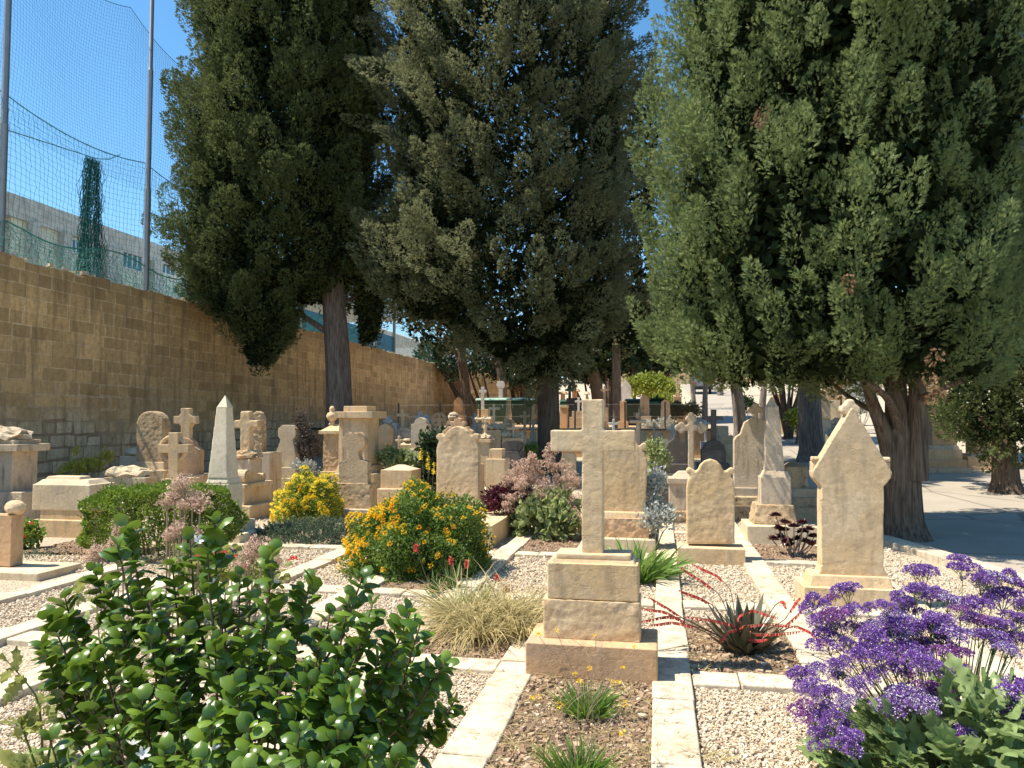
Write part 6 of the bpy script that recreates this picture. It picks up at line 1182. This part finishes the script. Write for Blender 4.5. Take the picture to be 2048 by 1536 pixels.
# ---------------------------------------------------------------- purple statice, front right
PU = [umbel(1500, .095, .0115, [M['purple'], M['white'], M['stem_green']], T_DIA, 1.05, s_, .07, sub=k_, vz=.2) for s_, k_ in ((81, 7), (82, 5), (86, 9))]+[umbel(1500, .095, .0115, [M['purple'], M['white'], M['stem_green']], T_DIA, .7, 83, .34, sub=8), umbel(1300, .09, .0115, [M['mauve'], M['white'], M['stem_green']], T_DIA, .8, 84, .12, sub=7)]
by = 3.75; x, y = PT(1900, 1400, by)[0], by; r = thing('statice_bush', 'purple papery flowered plant with lobed grey green leaves in the lower right corner', 'plant', (x, y, 0)); o = np.array([x, y, 0]); g = np.random.default_rng(85); A = Acc(); hp = []; hd = []
HP = [(1845, 1145), (1925, 1128), (1965, 1160), (1990, 1150), (2020, 1155), (2045, 1170), (2010, 1190), (2048, 1210), (1830, 1180), (1800, 1195), (1860, 1185), (1895, 1195), (1625, 1205), (1660, 1195), (1690, 1180), (1640, 1240), (1700, 1225), (1735, 1215), (1770, 1210), (1790, 1230), (1815, 1215), (1920, 1215), (1950, 1210), (1980, 1195), (2035, 1240), (1650, 1275), (1715, 1255), (1745, 1245), (1690, 1285), (1740, 1280), (1775, 1270), (1800, 1265), (1830, 1255), (1860, 1245), (1885, 1240), (1905, 1260), (1940, 1235), (1970, 1240), (2000, 1250), (1760, 1310), (1720, 1310), (1790, 1330), (1820, 1300), (1850, 1285), (1880, 1280), (1905, 1300), (1960, 1270), (1990, 1275), (2030, 1280), (1600, 1350), (1622, 1375), (1630, 1335), (1650, 1390), (1615, 1420), (1660, 1435), (1715, 1370), (1690, 1460), (1640, 1470), (1810, 1385), (1780, 1405), (1850, 1405), (1925, 1408), (1870, 1340), (1920, 1466), (2045, 1385), (2025, 1415), (1675, 1350), (1690, 1400), (1700, 1478), (1815, 1345), (1750, 1350), (1840, 1320)]+[(random.uniform(1660, 2060), random.uniform(1190, 1380)) for _ in range(14)]
for i, (px, py) in enumerate(HP):
    t_ = (py-1130)/350; yy = y+.62-.95*t_+g.normal()*.08; X_, z_ = PT(px, py, yy); z_ = max(z_, .12); e = np.array([X_, yy, z_])-o; hp.append(e); d = e*[.5, .5, 0]+[0, -.12, .8]; hd.append(d); s0 = np.array([e[0]*.25, e[1]*.25, .05]); V, Fq = tube(spline([s0, s0*.4+e*.6+[0, 0, .02], e-np.array([0, 0, .06])], 10), np.linspace(.0035, .0018, 10), 5); A.add(V, Fq)
A.build('flower_stalks', M['stem_green'], r)
for e, d, i in zip(hp, hd, range(999)):
    o_ = bpy.data.objects.new('flower_head', PU[(0, 1, 2, 3, 1, 4, 0, 2)[i % 8] if tuple(HP[i]) not in ((1810, 1385), (1780, 1405), (1850, 1405), (1830, 1255), (1800, 1265)) else 3]); COL.objects.link(o_); o_.parent = r; o_.location = e; s_ = random.uniform(.5, .95); o_.scale = (s_*random.uniform(.85, 1.3), s_, s_*.95); q = Vector(d).to_track_quat('Z', 'Y').to_euler(); q.rotate_axis('Z', random.random()*6.28); o_.rotation_euler = q
def lobed(rows=9, w=.30):
    V = []; tt = np.linspace(0, 1, rows+1)
    for k_, t in enumerate(tt):
        ww = (w*math.sin(math.pi*min(1, t**.85))**.6+.015)*(1.0 if k_ % 2 else .62)
        for u in (-1, -.5, 0, .5, 1): V.append([ww*u, .05*math.sin(t*9+u*3)+.10*abs(u)*ww*4*math.sin(t*14+(u > 0)*2)*.4+.05*t*t, t+.05*(abs(u) if k_ % 2 else 0)])
    return np.array(V), np.array([[i*5+j, i*5+j+1, i*5+j+6, i*5+j+5] for i in range(rows) for j in range(4)])
T_LOB = lobed(); n = 640; a = g.random(n)*6.28; q = g.random(n)**.55; P = np.stack([.06+q*.58*np.cos(a), -.1+q*.54*np.sin(a), .03+g.random(n)*.42*(1.1-q)], 1); D = np.stack([np.cos(a)*(.3+q*.8), np.sin(a)*(.3+q*.8), .05+g.random(n)*.8], 1)+g.normal(size=(n, 3))*.35; V, Fq = inst(*T_LOB, P, D, g.uniform(.11, .19, n), U=np.tile([0, 0, 1.0], (n, 1))+g.normal(size=(n, 3))*.25)
link('leaves', mesh_np('leaves', V, Fq, True), M['statice_leaf'], r)
# ---------------------------------------------------------------- glossy leaved shrub, front left
b0 = (PT(470, 1300, 2.45)[0], 2.45, 0); r = thing('glossy_shrub', 'large shrub with round glossy leaves and white star flowers in the lower left foreground', 'shrub', b0); o = np.array(b0); g = np.random.default_rng(90); A = Acc(); SA = Acc(); fl = []
TP = [(255, 1048, .1), (235, 1090, .0), (430, 1045, .1), (415, 1095, 0), (380, 1080, .2), (345, 1130, .15), (545, 1100, 0), (540, 1130, .1), (620, 1160, .05), (700, 1190, 0), (725, 1155, .1), (600, 1180, .2), (745, 1210, -.1), (820, 1225, -.1), (840, 1250, 0), (790, 1260, .1), (890, 1325, -.05), (855, 1340, 0), (130, 1195, .1), (100, 1235, 0), (160, 1250, .15), (190, 1140, .2), (220, 1170, .1), (85, 1290, .05), (280, 1180, .3), (320, 1200, .2), (370, 1190, .1), (480, 1150, .3), (450, 1190, .2), (500, 1200, .1), (560, 1210, .2), (660, 1230, .3), (640, 1290, .1), (700, 1290, .0), (760, 1310, -.1), (560, 1290, -.1), (490, 1270, -.15), (430, 1290, -.2), (370, 1270, -.1), (300, 1270, -.15), (300, 1200, -.1), (240, 1240, -.05), (200, 1280, -.1), (150, 1330, -.1), (620, 1370, -.2), (700, 1380, -.25), (560, 1380, -.3), (480, 1370, -.3), (790, 1370, -.1), (350, 1390, -.35), (280, 1400, -.3), (420, 1440, -.4), (500, 1450, -.4), (600, 1460, -.4), (680, 1460, -.3), (760, 1430, -.1), (820, 1450, 0), (230, 1450, -.3), (200, 1500, -.4), (330, 1500, -.5), (400, 1520, -.5), (560, 1520, -.5), (650, 1530, -.45), (180, 1400, -.2), (740, 1490, -.3), (840, 1395, .1), (330, 1330, -.2), (260, 1350, -.2), (540, 1330, -.2), (610, 1330, -.1), (670, 1340, -.2), (450, 1340, -.2), (100, 1480, -.35), (140, 1530, -.45), (800, 1520, -.3), (490, 1540, -.55), (270, 1550, -.5)]
extra = [(px+g.uniform(-45, 45), py+g.uniform(10, 90), dy+g.uniform(-.05, .45)) for px, py, dy in TP for _ in range(1) if py > 1230]
for px, py, dy in TP+extra:
    yy = b0[1]+dy; X_, z_ = PT(px, py, yy); tip = np.array([X_, yy, z_])-o
    L = g.uniform(.3, .55); s0 = np.array([tip[0]*.45, tip[1]*.45, max(.1, tip[2]-.45)]); mid = tip*[.85, .85, 1]-[0, 0, L*.6]; pth = spline([s0, mid, tip], 14); V, Fq = tube(pth, np.linspace(.006, .0025, 14), 6); SA.add(V, Fq)
    npair = int(L/.024); t = 1-np.arange(npair)/npair*(L/np.linalg.norm(tip-s0))*1.0; t = np.clip(t, .15, 1)
    for j in range(npair):
        c = np.array([np.interp(t[j]*13, np.arange(14), pth[:, k]) for k in range(3)]); ax = nrm(pth[min(13, int(t[j]*13)+1)]-pth[max(0, int(t[j]*13)-1)]) if j else nrm(pth[-1]-pth[-2]); th = j*1.57+g.normal()*.55
        u = nrm(np.cross(ax, [1, 0, .1])); w = np.cross(ax, u); fold = 1.1 if j == 0 else .3+.75*g.random()
        for sg in (1, -1):
            d = (u*math.cos(th)+w*math.sin(th))*sg+ax*fold; sz = g.uniform(.048, .086)*(1 if j > 1 else .7+.2*j)*(1-.2*j/npair)*(yy/2.45)**.5
            if g.random() < .04+.4*(j/npair): continue
            V, Fq = inst(*T_CUP, c[None], d[None]+g.normal(size=(1, 3))*.3+[0, 0, .1], sz, U=-ax[None]+g.normal(size=(1, 3))*.3); A.add(V, Fq)
A.build('leaves', M['carissa'], r, True); SA.build('branches', M['stem_brown'], r, True)
V, Fq = cupleaf(4, .2, .1, .05); Vs = []; Fs = []; n0 = 0
A = Acc()
for k in range(5): a_ = k*1.257; v, f = inst(V, Fq, np.zeros((1, 3)), np.array([[math.cos(a_), math.sin(a_), .55]]), .026, U=np.array([[0, 0, 1.]])); A.add(v, f)
wf = A.build('white_flower', M['white']); me = wf.data; bpy.data.objects.remove(wf)
for px, py, dy in [(395, 1082, .0), (428, 1165, 0), (548, 1165, .05), (265, 1490, -.45), (285, 1510, -.45), (430, 1500, -.4)]:
    X_, z_ = PT(px, py, b0[1]+dy-.03); o_ = bpy.data.objects.new('white_flower', me); COL.objects.link(o_); o_.parent = r; o_.location = np.array([X_, b0[1]+dy-.03, z_])-o; o_.rotation_euler = (random.uniform(.2, .9), random.uniform(-.4, .4), random.random()*6)
# pink seed heads on stalks behind it
PK2 = [umbel(420, .07, .011, [M['pinkseed'], M['stem_pale']], T_LEAF, 1.0, s_, sub=11, vz=.35) for s_ in (91, 92)]
y = 4.3; b0 = (PT(380, 1100, y)[0], y, 0); r = thing('pink_seed_plant', 'pale stalks with dusty pink branching seed heads rising behind the glossy shrub', 'plant', b0); o = np.array(b0); A = Acc(); hp = []
for px, py, dy in [(362, 965, .1), (350, 985, .1), (385, 990, .15), (335, 1000, .1), (370, 1008, .05), (400, 1000, .1), (358, 1055, 0), (385, 1065, 0), (340, 1068, .05), (245, 1055, .2), (235, 1075, .2), (205, 1100, .3), (190, 1105, .25), (262, 1065, .2), (510, 1085, .2), (525, 1098, .2), (500, 1105, .15), (480, 1125, .1), (545, 1120, .3), (1, 1, 9)][:-1]:
    X_, z_ = PT(px, py, y+dy); e = np.array([X_, y+dy, z_])-o; hp.append(e); V, Fq = tube(spline([(e[0]*.8, e[1]*.5, 0), e*[.95, .9, .5], e-[0, 0, .05]], 8), .005, 6); A.add(V, Fq)
A.build('flower_stalks', M['stem_pale'], r); heads(r, 'flower_head', PK2, np.array(hp), 1.0)
n = 120; g = np.random.default_rng(94); P = np.stack([g.normal(size=n)*.4, g.normal(size=n)*.18, g.uniform(.05, .45, n)], 1); V, Fq = inst(*T_CUP, P, g.normal(size=(n, 3))+[0, 0, .6], .07); link('leaves', mesh_np('leaves', V, Fq), M['fleshy'], r)
# red pelargonium behind it
y = 5.6; b0 = (PT(470, 1130, y)[0], y, 0); r = shrub('geranium_plant', 'sprawling geranium with scattered red flowers and yellowing leaves behind the glossy shrub', 'plant', b0, [lob(b0, 440, 1150, 50, 30, y), lob(b0, 510, 1150, 45, 28, y), lob(b0, 390, 1140, 45, 25, y)], 700, .055, 'weedleaf', .12, T_CUP, seed=95, stemmat='stem_green', shell=.3)
RF = umbel(20, .022, .026, [M['red'], M['stem_green']], T_DIA, .7, 96, stalks=False); o = np.array(b0); hp = []
for px, py in [(397, 1115), (420, 1108), (440, 1112), (435, 1118), (530, 1108), (587, 1120), (492, 1138), (412, 1125), (450, 1106), (470, 1115), (500, 1112)]: X_, z_ = PT(px, py, y-.15); hp.append(np.array([X_, y-.15, z_])-o)
heads(r, 'flower_head', [RF], np.array(hp), .8)
# weed with yellowing lobed leaves at the lower left corner
y = 3.0; b0 = (PT(90, 1450, y)[0], y, 0); r = thing('lobed_weed', 'pale weed with yellowing lobed leaves at the lower left edge', 'plant', b0); o = np.array(b0); A = Acc(); SA = Acc(); g = np.random.default_rng(97)
for pts in ([(95, 1480), (70, 1410), (55, 1360), (25, 1318)], [(95, 1480), (110, 1390), (140, 1300), (145, 1190)], [(90, 1490), (60, 1440), (20, 1450)], [(100, 1500), (180, 1420), (230, 1330), (245, 1260)]):
    q = []
    for px, py in pts: X_, z_ = PT(px, py, y); q.append(np.array([X_, y+g.normal()*.03, max(z_, .02)])-o)
    q[0] = np.zeros(3); q = spline(q, 12); V, Fq = tube(q, np.linspace(.006, .002, 12), 6); SA.add(V, Fq); P = q[g.integers(1, 12, 13)]; V, Fq = inst(*T_LOB, P, g.normal(size=(13, 3))+[0, -.2, .4], g.uniform(.05, .12, 13)); A.add(V, Fq)
n = 30; a = g.random(n)*6.28; V, Fq = inst(*T_LOB, np.stack([.08*np.cos(a), .08*np.sin(a), np.full(n, .03)], 1), np.stack([np.cos(a), np.sin(a), .3+g.random(n)*.5], 1), g.uniform(.10, .2, n), U=np.tile([0, 0, 1.], (n, 1))); A.add(V, Fq)
A.build('leaves', M['weedleaf'], r, True); SA.build('stems', M['stem_green'], r, True)
# geranium by the chest tomb at left
x, y = GR(55, 1100); b0 = (x, y, 0); r = shrub('geranium_plant', 'small green geranium with red flowers behind the stone slab at the left edge', 'plant', b0, [lob(b0, 55, 1070, 22, 22, y), lob(b0, 40, 1088, 20, 14, y)], 500, .05, 'box', .08, T_CUP, seed=98, stemmat='stem_green')
hp = [np.array([*([PT(px, py, y-.15)[0]-x]), -.15, PT(px, py, y-.15)[1]]) for px, py in [(42, 1055), (62, 1048), (46, 1075)]]; heads(r, 'flower_head', [RF], np.array(hp), .9)
b0 = (*GR(75, 1118), 0); bladeclump('grey_tussock', 'low grey green tussock on the soil beside the left geranium', 'plant', 75, 1112, 260, .28, (.04, .10), .004, 'rosemary', .8, .5, 99)
